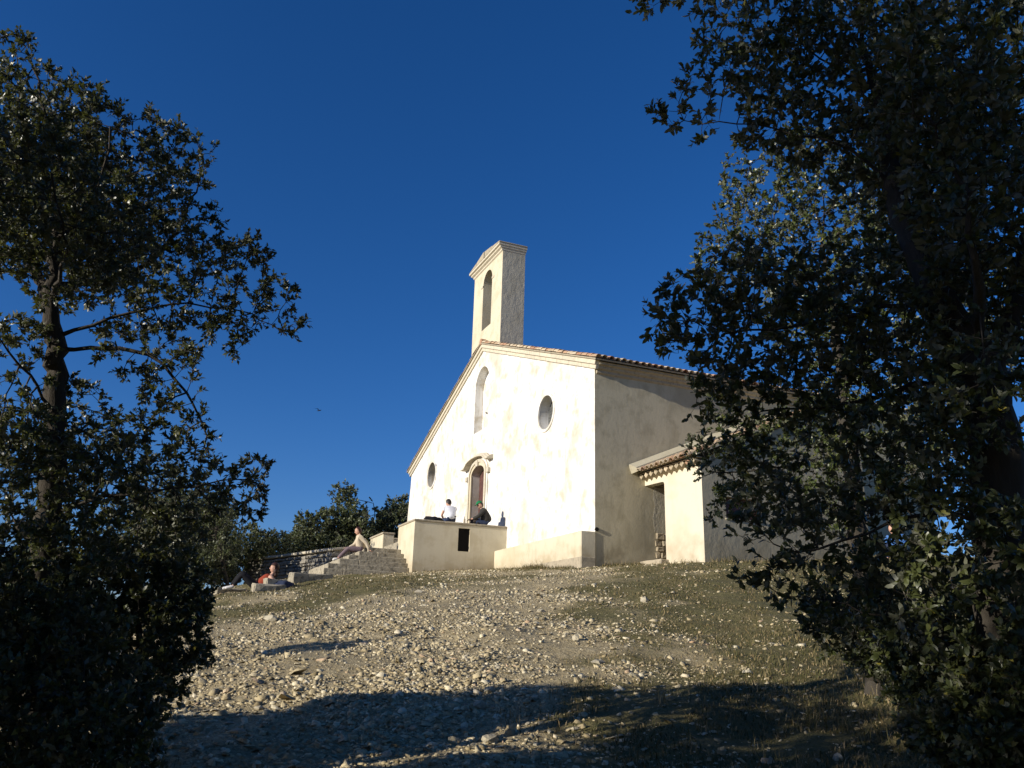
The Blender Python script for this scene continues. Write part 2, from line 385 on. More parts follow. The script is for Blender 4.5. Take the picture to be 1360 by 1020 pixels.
# hood over the door: level ears and a raised arch between them
path = [(XC-1.46, -.0, 4.58), (XC-1.16, 0, 4.58)]
path += [(XC-1.06*math.cos(math.pi*i/14), 0, 4.58+.27*math.sin(math.pi*i/14)**.8) for i in range(1, 14)]
path += [(XC+1.16, 0, 4.58), (XC+1.46, 0, 4.58)]
prof = [(0, .02), (0, -.08), (.03, -.11), (.05, -.17), (.09, -.20), (.115, -.25), (.155, -.25), (.155, .02)]
hd = MB().sweep([(-a+.0, -b) for a, b in prof], [(p[0], 0, p[2]) for p in path], (0, -1, 0))
hd.build('door_hood', M['cornice'], chapel)
# raking cornice in separate stones, two courses
cosT, sinT = math.cos(TH), math.sin(TH)
def rake(u, v, side):
    """u down the slope from the ridge, v square to the slope"""
    return (XC+side*(u*cosT+v*sinT), HR-u*sinT+v*cosT)
rl = W/2/cosT
for side in (1, -1):
    nst = 11; L = (rl+.16)/nst
    for i in range(nst):
        u0, u1 = i*L+.006, (i+1)*L-.006
        for (v0, v1, y0, nm) in ((-.07, .055, -.06, 'cornice_stone'), (.06, .20, -.11, 'cornice_stone')):
            o = 0 if v0 < 0 else .45*L
            a0, a1 = max(u0-o, 0 if i == 0 else u0-o), (u1-o if i < nst-1 else rl+.18)
            if a1 <= a0: continue
            pr = [rake(a0, v0, side), rake(a1, v0, side), rake(a1, v1, side), rake(a0, v1, side)]
            if i == 0: pr[0] = (XC, HR+v0/cosT); pr[3] = (XC, HR+v1/cosT)
            MB().prism([(p, q) for p, q in pr], y0, .05, lambda p, q, t: (p, t, q)).build(nm, M['cornice'], chapel, bevel=.012)
# side eaves moulding
MB().prism([(0, 5.46), (.06, 5.50), (.06, 5.57), (.13, 5.61), (.15, 5.68), (.23, 5.71), (.23, 5.79), (0, 5.79)], .052, LEN, lambda p, q, t: (p, t, q)).build('eaves_moulding', M['coping'], chapel)
# roof: deck and clay tiles
roof = MB()
for side in (1, -1):
    a, b = rake(0, .25, side), rake(rl+.28, .25, side); a2, b2 = rake(0, .205, side), rake(rl+.28, .205, side)
    roof.prism([a, b, b2, a2], -.16, LEN+.1, lambda p, q, t: (p, t, q))
RF = roof.build('roof', M['coping'], chapel)
def tile_mesh(r0=.095, r1=.08, L=.46, th=.014, n=6):
    V = []; Fc = []
    for r, x in ((r0, 0), (r1, L)):
        for k_ in (r, r-th): V += [(x, k_*math.cos(math.pi*i/n), k_*math.sin(math.pi*i/n)) for i in range(n+1)]
    q = n+1
    for i in range(n):
        Fc += [(i, i+1, 2*q+i+1, 2*q+i), (q+i+1, q+i, 3*q+i, 3*q+i+1), (i+1, i, q+i, q+i+1), (2*q+i, 2*q+i+1, 3*q+i+1, 3*q+i)]
    me_ = bpy.data.meshes.new('tile'); me_.from_pydata(V, [], Fc); me_.materials.append(M['tile']); return me_
TM = tile_mesh()
def tile_at(me_, parent, M4):
    o = bpy.data.objects.new('tile', me_); C.objects.link(o); o.parent = parent; o.matrix_local = M4; return o
rg_ = random.Random(5)
rows = int((rl+.34)/.335); cols = int((LEN+.15)/.215); singles = []; field = []
for side in (1, -1):
    # local x runs up the slope, so the wide mouth faces down
    ex = Vector((-side*cosT, 0, sinT)); ez = Vector((side*sinT, 0, cosT)); ey = ez.cross(ex)
    for c in range(cols):
        for r in range(rows):
            u = rl+.33-r*.335; y = -.09+c*.215+rg_.uniform(-.012, .012)
            if u-.46 < -.02: continue
            p, q = rake(u, .275+rg_.uniform(0, .015), side)
            yaw = rg_.uniform(-.03, .03)
            Rm = Matrix((ex, ey, ez)).transposed() @ Matrix.Rotation(yaw, 3, 'Z') @ Matrix.Rotation(R(2.0)+rg_.uniform(-.01, .01), 3, 'Y')
            M4 = Matrix.Translation((p, y, q)) @ Rm.to_4x4()
            if side == 1 and ((r == 0) or (c < 4 and r > 0) or (r == 1 and c < 50) or (c == 4)): singles.append(M4)
            else: field.append(M4)
for m4 in singles[:300]: tile_at(TM, RF, m4)
field += singles[300:]
tv = np.array([(x, k_*math.cos(math.pi*i/4), k_*math.sin(math.pi*i/4)) for k_, x in ((.095, 0), (.08, .46)) for i in range(5)])
A = np.array([np.array(m4) for m4 in field]); V = np.einsum('nij,kj->nki', A[:, :3, :3], tv)+A[:, None, :3, 3]
fb = np.array([(i, i+1, 5+i+1, 5+i) for i in range(4)]); F = (fb[None]+np.arange(len(A))[:, None, None]*10).reshape(-1, 4)
tint = np.repeat(np.random.default_rng(1).random(len(A)), 10)
tag(link('tile_field', np_mesh('tile_field', V.reshape(-1, 3), F, {'tint': tint}), M['tiles'], RF), kind='stuff')
rt = MB()
rt.tube([(XC, -.15+i*.01, HR+.31) for i in range(0, 1)]+[(XC, LEN+.1, HR+.31)], .13, 10).build('ridge_cap', M['tile'], RF)
# low plinth along the foot of the front, with its drain
pl = MB().box(-6.285, .035, -.452, .0, -1.5, .86).build('plinth', M['cream'], chapel, bevel=.02)
MB().box(-6.2, .05, -.47, .0, -1.5, .17).build('plinth_footing', M['coping'], pl, bevel=.03)
MB().tube([(-.02, .05, .93), (.045, .04, .93)], .055, 10).build('drain_pipe', M['iron'], chapel)
# bell gable
BX0, BX1 = XC-1.58, XC+1.58; by0, by1 = .06, 1.04
BG = empty('bell_gable'); BG.parent = chapel
op = arch(XC-.5, XC+.5, 10.15, 12.2, 16)
holed('wall', [(BX0, 8.6), (BX1, 8.6), (BX1, 12.95), (BX0, 12.95)], [op], lambda p, q, d: (p, by0+d, q), [by1-by0], M['cream'], BG)
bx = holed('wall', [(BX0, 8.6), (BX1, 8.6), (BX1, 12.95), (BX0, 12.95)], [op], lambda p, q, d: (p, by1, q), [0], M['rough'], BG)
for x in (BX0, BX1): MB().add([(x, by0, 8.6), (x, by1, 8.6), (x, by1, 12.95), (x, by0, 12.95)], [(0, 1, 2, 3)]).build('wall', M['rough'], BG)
im = band  # imposts scribed lightly on the gable
for s in (-1, 1): MB().box(XC+s*.5-(.0 if s > 0 else .22), XC+s*.5+(.22 if s > 0 else .0), by0-.022, by0+.02, 12.12, 12.2).build('impost_block', M['cornice'], BG)
cprof = [(0, 12.90), (.05, 12.94), (.05, 13.0), (.13, 13.05), (.13, 13.11), (.20, 13.14), (.20, 13.22)]
cb = MB(); V = []
for o_, z in cprof: V += [(BX0-o_, by0-o_, z), (BX1+o_*.35, by0-o_, z), (BX1+o_*.35, by1+o_*.3, z), (BX0-o_, by1+o_*.3, z)]
Fc = [(a*4+i, a*4+(i+1) % 4, a*4+4+(i+1) % 4, a*4+4+i) for a in range(len(cprof)-1) for i in range(4)]+[(0, 3, 2, 1), tuple(range(len(V)-4, len(V)))]
cb.add(V, Fc).build('cornice', M['cornice'], BG)
# stone weathering slabs on top, pitched gently to the middle
xs = [BX0-.21, XC-.9, XC-.06, XC+.02, XC+.85, BX1+.10]
for i in range(5):
    if i == 2: continue
    za = lambda x: 13.225+.30*(1-abs(x-XC)/1.9)**1.0
    x0, x1 = xs[i]+.01, xs[i+1]-.01
    MB().prism([(x0, 13.222), (x1, 13.222), (x1, za(x1)+rg_.uniform(0, .05)), (x0, za(x0))], by0-.21, by1+.07, lambda p, q, t: (p, t, q)).build('slab', M['coping'], BG, bevel=.02)

# ------------------------------------------------------------ porch terrace and its steps
T = empty('entrance_terrace', (0, 0, 0), 0, 'raised cream terrace with parapets in front of the chapel door', 'terrace')
FL = 1.18
MB().box(-12.2, -6.35, -3.25, -.0, -1.2, FL).build('floor', M['step'], T)
def parapet(x0, x1, y0, y1, mat, ov=.035):
    b = MB().box(x0, x1, y0, y1, -1.3, 1.655).build('parapet', mat, T, bevel=.012)
    return b
hx0, hx1, hz0, hz1 = -1.77, -1.36, .77, 1.54
# right parapet outer face with the hatch opening
holed('parapet', [(-3.31, -1.3), (0, -1.3), (0, 1.655), (-3.31, 1.655)], [[(hx0, hz0), (hx1, hz0), (hx1, hz1), (hx0, hz1)]], lambda p, q, d: (-6.29-d, p, q), [.08], M['cream'], T)
MB().box(-6.72, -6.38, -3.305, -.002, -1.3, 1.654).build('parapet_core', M['cream'], T)
MB().add([(-6.29, -3.31, -1.3), (-6.29, -3.31, 1.655), (-8.24, -3.31, 1.655), (-8.24, -3.31, -1.3)], [(0, 1, 2, 3)]).build('parapet', M['cream'], T)
MB().box(-8.24, -6.73, -3.306, -2.90, -1.3, 1.654).build('parapet_core', M['cream'], T)
parapet(-12.25, -10.32, -3.31, -2.9, M['cream']); parapet(-12.25, -11.83, -2.89, -.01, M['cream'])
yy = [-3.345, -2.3, -1.15, -.004]
for a, b in zip(yy[:-1], yy[1:]): MB().box(-6.78, -6.255, a+.003, b-.003, 1.656, 1.725).build('coping', M['coping'], T, bevel=.014)
for x0, x1 in ((-8.275, -7.5), (-7.5, -6.785)): MB().box(x0+.003, x1-.003, -3.345, -2.86, 1.656, 1.724).build('coping', M['coping'], T, bevel=.014)
for x0, x1 in ((-12.285, -11.3), (-11.3, -10.285)): MB().box(x0+.003, x1-.003, -3.345, -2.865, 1.656, 1.724).build('coping', M['coping'], T, bevel=.014)
for y0, y1 in ((-2.86, -1.4), (-1.4, -.01)): MB().box(-12.285, -11.8, y0+.003, y1-.003, 1.656, 1.723).build('coping', M['coping'], T, bevel=.014)
hatch = MB().box(-6.365, -6.335, hx0+.01, hx1-.01, hz0+.01, hz1-.01).build('hatch_door', M['iron'], T, bevel=.006)
for z in (.9, 1.4): MB().tube([(-6.33, hx1-.015, z-.05), (-6.33, hx1-.015, z+.05)], .014, 6).build('hinge', M['iron'], hatch)
MB().box(-6.334, -6.322, hx0+.05, hx0+.075, 1.1, 1.2).build('latch', M['iron'], hatch)

ST = empty('stone_steps', (0, 0, 0), 0, 'weathered limestone steps spreading out below the terrace', 'steps')
#        top z, right x, front y
courses = [(.84, -7.75, -4.45), (.665, -7.35, -4.85), (.49, -7.02, -5.25), (.32, -6.82, -5.58), (.15, -6.62, -5.98), (-.02, -6.50, -6.12)]
rs = random.Random(8)
for i, (zt, xr, yf) in enumerate(courses):
    zb = zt-.172 if i < 5 else -1.2
    xl = 2*XC-xr
    # front row of blocks, then the returns at either side, with the core between them
    cuts_ = [xl, xl+.9+rs.uniform(0, .5), XC-.5+rs.uniform(-.2, .2), XC+.7+rs.uniform(-.2, .2), xr]
    d = .62
    for a, b in zip(cuts_[:-1], cuts_[1:]):
        MB().box(a+.006, b-.006, yf, yf+d-.006, zb, zt+rs.uniform(-.008, .008)).build('step', M['step'], ST, bevel=.014, rough=.007, cuts=3, seed=i*7)
    ys = [yf+d]
    while ys[-1] < -3.4: ys.append(min(ys[-1]+rs.uniform(1.5, 2.3), -3.315))
    if ys[-1] - ys[-2] < .3 and len(ys) > 2: ys.pop(-2)
    for a, b in zip(ys[:-1], ys[1:]):
        for (p, q) in ((xr-.7, xr), (xl, xl+.7)):
            MB().box(p, q, a+.006, b-.006, zb, zt+rs.uniform(-.008, .008)).build('step', M['step'], ST, bevel=.014, rough=.007, cuts=3, seed=i*9)
    MB().box(xl+.7, xr-.7, yf+d+.002, -3.315, zb-.003, zt-.004).build('tread', M['step'], ST)
for zt, y0, y1 in ((1.01, -3.31, -2.7),): MB().box(-10.3, -8.26, y0, y1, .5, zt).build('tread', M['step'], ST, bevel=.01)
MB().box(-10.3, -8.26, -2.95, -2.2, .5, FL+.006).build('tread', M['step'], ST, bevel=.01)
# loose kerb blocks at the bottom left of the steps

# ------------------------------------------------------------ lean-to annex on the right flank
AN = empty('annex', (0, 0, 0), 0, 'small plastered lean-to annex with a tiled roof against the chapel flank', 'annex')
AX, AY0, AY1 = 2.735, 1.64, 7.2
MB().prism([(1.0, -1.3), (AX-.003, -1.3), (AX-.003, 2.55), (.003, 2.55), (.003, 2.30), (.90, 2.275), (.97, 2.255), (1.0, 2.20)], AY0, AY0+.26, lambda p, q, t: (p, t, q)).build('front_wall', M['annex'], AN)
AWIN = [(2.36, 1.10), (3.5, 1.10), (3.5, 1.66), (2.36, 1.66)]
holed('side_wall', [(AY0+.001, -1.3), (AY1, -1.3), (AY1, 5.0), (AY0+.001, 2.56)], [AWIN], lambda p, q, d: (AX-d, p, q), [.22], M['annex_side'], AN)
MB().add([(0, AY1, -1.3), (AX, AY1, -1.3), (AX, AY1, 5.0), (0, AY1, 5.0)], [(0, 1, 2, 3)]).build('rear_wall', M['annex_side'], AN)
wf = MB().box(AX-.21, AX-.17, 2.37, 3.49, 1.11, 1.65).build('window_shutter', M['wood'], AN)
MB().box(AX-.2, AX+.03, 2.33, 3.53, 1.055, 1.098).build('window_sill', M['mortar'], wf, bevel=.008)
MB().box(1.02, AX-.2, 1.95, AY1-.1, -.2, .04).build('floor', M['step'], AN)
MB().add([(.95, 3.1, -.2), (.95, 3.1, 2.5), (0.02, 3.1, 2.5), (0.02, 3.1, -.2)], [(0, 1, 2, 3)]).build('inner_wall', M['mortar'], AN)
MB().box(.02, 1.02, 1.9, 3.1, -.2, .1).build('floor', M['step'], AN)
MB().box(.04, .98, 1.9, 3.1, 2.36, 2.45).build('ceiling', M['wood'], AN)
MB().box(-.0, 1.12, 1.38, 1.9, -.3, .125).build('doorstep', M['coping'], AN, bevel=.02, rough=.01, cuts=2)
# broken plaster in the doorway: bare rubble low down, a patch of render above
rq = random.Random(4)
z = .12
while z < .92:
    h = rq.uniform(.13, .22); y = 1.93+rq.uniform(0, .05)
    while y < 2.62:
        l = rq.uniform(.14, .3); d = rq.uniform(.02, .075)
        MB().box(.005, .005+d, y, y+l-.02, z, z+h-.02).build('stone', M['rubble'], AN, bevel=.02, rough=.012, cuts=0, seed=int(y*100+z*1000)); y += l
    z += h
pts = [(1.93, 1.0), (2.15, .96), (2.4, 1.02), (2.7, .98), (2.7, 2.3), (1.95, 2.3), (1.90, 2.0), (1.96, 1.75), (1.88, 1.4)]
MB().prism(pts, .0025, .006, lambda p, q, t: (t, p, q)).build('plaster_patch', M['rough'], AN, )
# roof slopes up away from the front eave
RS = .43; AT = math.atan(RS); ez_ = lambda y: 2.62+RS*(y-1.25)
AR = MB().prism([(1.42, 2.575+RS*.17), (AY1+.1, 2.575+RS*(AY1+.1-1.25)), (AY1+.1, 2.62+RS*(AY1+.1-1.25)), (1.42, 2.62+RS*.17)], .003, AX+.14, lambda p, q, t: (t, p, q)).build('roof', M['mortar'], AN)
ex = Vector((0, math.cos(AT), math.sin(AT))); ez = Vector((0, -math.sin(AT), math.cos(AT))); ey = ez.cross(ex)
na = 11
for c in range(na):
    for r in range(13):
        x = .40+c*.235+rq.uniform(-.01, .01); s = -.07+r*.36
        p = Vector((x, 1.25, 2.63))+ex*s+ez*(.012+.0*r)
        Rm = Matrix((ex, ey, ez)).transposed() @ Matrix.Rotation(rq.uniform(-.03, .03), 3, 'Z') @ Matrix.Rotation(R(2), 3, 'Y')
        tile_at(TM, AR, Matrix.Translation(p) @ Rm.to_4x4())
        if r == 0 and c < na-1:     # channel tiles show their mouths between the covers
            q = Vector((x+.118, 1.25, 2.72))+ex*(-.03)
            tile_at(TM, AR, Matrix.Translation(q) @ (Matrix((ex, -ey, -ez)).transposed()).to_4x4())
# mortar fillet where the roof meets the chapel wall
fl = MB().prism([(0.004, .18), (.05, .28), (.35, .14), (.36, .02), (.004, .0)], -.06, 6.2, lambda p, q, t: tuple(Vector((p, 1.25, 2.63))+ex*t+ez*q)).build('mortar_fillet', M['mortar'], AR)
# two saw-tooth courses under the eave
for row, (zz, yo, n_) in enumerate(((2.455, 1.56, 11),)):
    for i in range(n_):
        x = .14+i*.252
        d_ = MB().add([(x, AY0-.21, zz-.01), (x+.105, AY0-.21, zz+.085), (x, AY0-.21, zz+.165), (x-.105, AY0-.21, zz+.085), (x, AY0+.02, zz-.05), (x+.105, AY0+.02, zz+.045), (x, AY0+.02, zz+.125), (x-.105, AY0+.02, zz+.045)],
                      [(0, 1, 2, 3), (0, 4, 5, 1), (1, 5, 6, 2), (2, 6, 7, 3), (3, 7, 4, 0), (4, 7, 6, 5)])
        d_.build('dentil_brick', M['tile'] if i % 4 == 1 else M['rubble'], AN, bevel=.008)
MB().box(.004, AX+.06, AY0-.2, AY0+.0, 2.60, 2.625).build('eaves_course', M['rubble'], AN, bevel=.004)

# ------------------------------------------------------------ dry-stone terrace wall beyond the steps
WL = empty('drystone_wall', (0, 0, 0), 0, 'low dry-stone wall with pale capping left of the steps', 'wall')
wa = [Vector((-18.2, -7.35, 0)), Vector((-11.75, -4.9, 0)), Vector((-12.35, -2.7, 0))]
rw = random.Random(21)
for a, b, ta, tb in ((wa[0], wa[1], .98, 1.06), (wa[1], wa[2], 1.06, 1.42)):
    d = (b-a); L = d.length; d.normalize(); nrm = Vector((d.y, -d.x, 0)); ang = math.atan2(d.y, d.x)
    core = MB().box(0, L, .13, .42, -1.5, 0)
    core.v = [tuple(a+d*v[0]-nrm*v[1]+Vector((0, 0, v[2]+(ta+(tb-ta)*v[0]/L if v[2] > -1 else 0)))) for v in core.v]
    core.build('core', M['drystone'], WL)
    z = -.55
    while z < max(ta, tb)-.05:
        h = rw.uniform(.11, .19); s = rw.uniform(-.2, 0)
        while s < L:
            l = rw.uniform(.2, .5); top = ta+(tb-ta)*min(max(s, 0), L)/L
            if z+h < top+.02 and s > -.1 and s+l < L+.15 and z > hill(*(a+d*s).xy)-.2:
                b_ = MB().box(s, s+l-.025, rw.uniform(-.04, .03), .125, z, z+h-.02)
                b_.v = [tuple(a+d*v[0]-nrm*v[1]+Vector((0, 0, v[2]))) for v in b_.v]
                b_.build('stone', M['drystone'], WL, bevel=.022, rough=.016, seed=int(s*50+z*300))
            s += l
        z += h
    s = 0
    while s < L-.05:
        l = min(rw.uniform(.55, .95), L-s); t0 = ta+(tb-ta)*s/L; t1 = ta+(tb-ta)*(s+l)/L
        b_ = MB().add([(s+.005, -.05, t0), (s+l-.005, -.05, t1), (s+l-.005, .47, t1), (s+.005, .47, t0), (s+.005, -.05, t0+.1), (s+l-.005, -.05, t1+.1), (s+l-.005, .47, t1+.1), (s+.005, .47, t0+.1)],
                      [(0, 3, 2, 1), (4, 5, 6, 7), (0, 1, 5, 4), (1, 2, 6, 5), (2, 3, 7, 6), (3, 0, 4, 7)])
        b_.v = [tuple(a+d*v[0]-nrm*v[1]+Vector((0, 0, v[2]))) for v in b_.v]
        b_.build('capstone', M['cornice'], WL, bevel=.02, rough=.008); s += l

# ------------------------------------------------------------ people
M['skin'] = flat('skin', (.50, .29, .20), .55, .35, .06)
M['hair_dark'] = flat('dark_hair', (.02, .015, .012), .6, .4, .3)
M['hair_red'] = flat('reddish_hair', (.035, .010, .008), .6, .4, .3)
M['hair_brown'] = flat('brown_hair', (.035, .012, .007), .6, .4, .3)
def cloth(name, c, b=.006): return flat(name, c, .9, .15, .12, b, 35)
M['shirt_white'] = cloth('white_cloth', (.72, .73, .78)); M['denim'] = cloth('dark_denim', (.03, .04, .075))
M['jacket'] = cloth('charcoal_cloth', (.040, .038, .034)); M['cap'] = cloth('green_cloth', (.012, .16, .06))
M['cream_knit'] = cloth('cream_knit', (.52, .44, .32)); M['mauve'] = cloth('mauve_cloth', (.17, .125, .135))
M['rust'] = cloth('rust_cloth', (.26, .05, .025)); M['black_cloth'] = cloth('black_cloth', (.014, .014, .016))
M['blue_cloth'] = cloth('blue_cloth', (.06, .16, .40)); M['shoe_pale'] = cloth('pale_shoe', (.62, .60, .56)); M['shoe_dark'] = cloth('dark_shoe', (.05, .04, .035))
def skin_mesh(name, chains, sub=1):
    """chains: lists of (joint key, position, radius); joints with one key are shared"""
    me = bpy.data.meshes.new(name); keys = {}; V = []; RAD = []; E = set()
    for ch in chains:
        prev = None
        for key, p, r in ch:
            if key not in keys: keys[key] = len(V); V.append(tuple(p)); RAD.append(r)
            i = keys[key]
            if prev is not None and prev != i: E.add((prev, i))
            prev = i
    me.from_pydata(V, list(E), [])
    o = bpy.data.objects.new(name, me); C.objects.link(o)
    md = o.modifiers.new('skin', 'SKIN'); md.use_smooth_shade = True
    for i, r in enumerate(RAD):
        d = me.skin_vertices[0].data[i]; d.radius = (r, r); d.use_root = (i == 0)
    ss = o.modifiers.new('sub', 'SUBSURF'); ss.levels = sub; ss.render_levels = sub
    bpy.context.view_layer.update()
    out = bpy.data.meshes.new_from_object(o.evaluated_get(bpy.context.evaluated_depsgraph_get()))
    bpy.data.objects.remove(o); return out
def ball(bm, c, r, axes=None, u=12, v=8, cut=None):
    m4 = Matrix.Translation(c) @ (axes.to_4x4() if axes else Matrix.Identity(4)) @ Matrix.Diagonal((*r, 1))
    g = bmesh.ops.create_uvsphere(bm, u_segments=u, v_segments=v, radius=1, matrix=m4)
    if cut:
        kill = [x for x in g['verts'] if cut(m4.inverted() @ x.co)]
        bmesh.ops.delete(bm, geom=kill, context='VERTS')
def person(label, loc, rz, J, face, mats, hat=None, hair='hair_dark', sleeve=1.0, long_hair=False, group=None, bulk=1.0):
    t = empty('person', loc, rz, label, 'person', group)
    v = {k: Vector(p) for k, p in J.items()}
    f = Vector(face).normalized()
    sh = {}
    body = [[('pel', v['pelvis'], .11), ('waist', v['pelvis'].lerp(v['chest'], .5), .10), ('chest', v['chest'], .11), ('neck', v['neck'], .055), ('headb', v['neck'].lerp(v['head'], .6), .058)]]
    shirt = [[('pel', v['pelvis']-Vector((0, 0, .02)), .17*bulk), ('waist', v['pelvis'].lerp(v['chest'], .5), .185*bulk), ('chest', v['chest'], .195*bulk), ('nb', v['chest'].lerp(v['neck'], .75), .12)]]
    trou = [[('pel', v['pelvis']+Vector((0, 0, .0)), .150), ('w', v['pelvis'].lerp(v['chest'], .22), .148)]]
    fing = MB(); eb = None
    for s in ('l', 'r'):
        S_, E_, W_, H_ = v['sh_'+s], v['el_'+s], v['wr_'+s], v['ha_'+s]
        body.append([('chest', v['chest'], .11), ('s'+s, S_, .062), ('um'+s, S_.lerp(E_, .5), .05), ('e'+s, E_, .042), ('fm'+s, E_.lerp(W_, .4), .04), ('w'+s, W_, .028), ('p'+s, W_.lerp(H_, .5), .036)])
        ch = [('chest', v['chest'], .195*bulk), ('s'+s, S_, .105), ('um'+s, S_.lerp(E_, .5), .078)]
        if sleeve > .6: ch += [('e'+s, E_, .07), ('fm'+s, E_.lerp(W_, .5), .062), ('w'+s, E_.lerp(W_, .95), .048)]
        elif sleeve < .1: ch = ch[:1]
        shirt.append(ch)
        K, A, O, T_ = v['kn_'+s], v['an_'+s], v['to_'+s], v['hip_'+s]
        body.append([('pel', v['pelvis'], .11), ('h'+s, T_, .085), ('k'+s, K, .055), ('cf'+s, K.lerp(A, .35), .05), ('a'+s, A, .036), ('t'+s, O, .034)])
        trou.append([('pel', v['pelvis'], .150), ('h'+s, T_, .115), ('tm'+s, T_.lerp(K, .5), .10), ('k'+s, K, .082), ('cf'+s, K.lerp(A, .4), .075), ('a'+s, K.lerp(A, .93), .056)])
        # hand: five separate fingers from the palm
        d = (H_-W_).normalized(); side = d.cross(Vector((0, 0, 1))); side = side.normalized() if side.length > .1 else Vector((0, 1, 0)); dn = side.cross(d)
        pc = W_.lerp(H_, .45)
        for q, ln in zip((-1.5, -.5, .5, 1.5), (.062, .075, .08, .07)):
            b0 = pc+side*q*.019; fing.tube([b0, b0+d*.045, b0+d*(.045+ln*.5)-dn*.012, b0+d*(.045+ln*.85)-dn*.034], [.010, .0095, .009, .006], 6)
        sg = 1 if s == 'l' else -1
        b0 = W_.lerp(H_, .2)+side*sg*.026; fing.tube([b0, b0+side*sg*.022+d*.03, b0+side*sg*.026+d*.062-dn*.01], [.012, .011, .007], 6)
    bm = bmesh.new(); bm.from_mesh(skin_mesh('body', body))
    # head
    hz = (v['head']-v['neck']).normalized(); fx = (f-hz*f.dot(hz)).normalized(); fy = hz.cross(fx)
    ax = Matrix((fx, fy, hz)).transposed()
    H0 = v['head']
    ball(bm, H0, (.105, .084, .126), ax, 16, 12)
    ball(bm, H0+fx*.030-hz*.055, (.062, .055, .062), ax, 12, 8)                       # jaw
    ball(bm, H0+fx*.105-hz*.018, (.020, .013, .024), ax, 8, 6)                        # nose
    ball(bm, H0+fx*.088-hz*.066, (.012, .024, .008), ax, 8, 6)                        # lips
    for s in (1, -1): ball(bm, H0+fy*s*.078-hz*.012-fx*.01, (.020, .009, .030), ax, 8, 6)   # ears
    tmp = fing.mesh('fingers'); bm.from_mesh(tmp)
    bmesh.ops.recalc_face_normals(bm, faces=bm.faces)
    me = bpy.data.meshes.new('body'); bm.to_mesh(me); bm.free()
    B = link('body', me, M['skin'], t, True)
    for s in (1, -1):
        bm = bmesh.new(); ball(bm, H0+fx*.088+fy*s*.031+hz*.006, (.010, .012, .008), ax, 8, 6); me = bpy.data.meshes.new('eye'); bm.to_mesh(me); bm.free(); link('eye', me, M['hair_dark'], t, True)
    me = skin_mesh('shirt', shirt, 2); link(mats[3] if len(mats) > 3 else 'shirt', me, M[mats[0]], t, True)
    me = skin_mesh('trousers', trou, 2); link('trousers', me, M[mats[1]], t, True)
    for s in ('l', 'r'):
        A, O = v['an_'+s], v['to_'+s]; d = (O-A)
        me = skin_mesh('shoe', [[('a', A-d*.25, .046), ('b', A+d*.35, .05), ('c', O, .044), ('d', O+d*.25, .032)]]); link('shoe', me, M[mats[2]], t, True)
    bm = bmesh.new()
    ball(bm, H0-fx*.012+hz*.014, (.118, .100, .140), ax, 16, 12, cut=lambda p: p.x > .15+.5*p.z if not long_hair else (p.x > .25 and p.z < .55))
    if long_hair:
        ball(bm, H0-fx*.02+hz*.03, (.125, .115, .135), ax, 14, 10, cut=lambda p: p.z < .05 and p.x > -.1)
        ball(bm, H0-fx*.055-hz*.06, (.075, .105, .14), ax, 12, 8)
        ball(bm, H0-fx*.07-hz*.15, (.055, .09, .10), ax, 12, 8)
    me = bpy.data.meshes.new('hair'); bm.to_mesh(me); bm.free(); link('hair', me, M[hair], t, True)
    if hat:
        bm = bmesh.new()
        ball(bm, H0+hz*.03, (.126, .112, .125), ax, 16, 12, cut=lambda p: p.z < .12)
        ball(bm, H0+hz*.045+fx*.125, (.085, .08, .012), ax, 12, 6)
        me = bpy.data.meshes.new('cap'); bm.to_mesh(me); bm.free(); link('cap', me, M[hat], t, True)
    return t
def sitting(lean=.12, knee=.46, drop=.45, arms='knees', spread=.11):
    """joints of a person sitting at the origin and facing +x; seat at z = 0"""
    J = dict(pelvis=(0, 0, .10), chest=(lean*.8, 0, .42), neck=(lean*1.15, 0, .57), head=(lean*1.4+.02, 0, .715))
    for s, q in (('l', 1), ('r', -1)):
        J['sh_'+s] = (lean*.85, q*.185, .51)
        if arms == 'knees': J['el_'+s] = (lean+.16, q*.22, .28); J['wr_'+s] = (lean+.36, q*.14, .20); J['ha_'+s] = (lean+.50, q*.10, .18)
        elif arms == 'lap': J['el_'+s] = (lean+.08, q*.25, .26); J['wr_'+s] = (lean+.24, q*.10, .17); J['ha_'+s] = (lean+.36, q*.03, .15)
        elif arms == 'back': J['el_'+s] = (-.16, q*.25, .28); J['wr_'+s] = (-.26, q*.24, .06); J['ha_'+s] = (-.36, q*.25, .03)
        J['hip_'+s] = (.08, q*.09, .09); J['kn_'+s] = (knee, q*spread, .10); J['an_'+s] = (knee+.03, q*spread, .10-drop); J['to_'+s] = (knee+.17, q*spread, .06-drop)
    return J
PI = math.pi
J = sitting(.16, .46, .42, 'lap'); J['head'] = (.26, 0, .70)
person('person in a white T-shirt seen from behind on the parapet', (-6.52, -1.97, 1.725), PI+.15, J, (1, 0, -.5), ('shirt_white', 'denim', 'shoe_dark', 'shirt'), sleeve=.4, group='people on the terrace parapet')
J = sitting(.20, .42, .40, 'knees')
for s, q in (('l', 1), ('r', -1)):     # one foot drawn up on the wall
    J['kn_'+s] = (.40, q*.10, .30 if s == 'r' else .12); J['an_'+s] = (.34 if s == 'r' else .47, q*.12, .05 if s == 'r' else -.3); J['to_'+s] = (.50 if s == 'r' else .6, q*.12, .03 if s == 'r' else -.34)
person('person in a green cap and dark jacket hunched on the parapet', (-6.55, -.62, 1.725), -PI/2-.25, J, (1, .25, -.12), ('jacket', 'denim', 'shoe_dark', 'jacket'), hat='cap', bulk=1.18, group='people on the terrace parapet')
J = sitting(.10, .48, .42, 'knees')
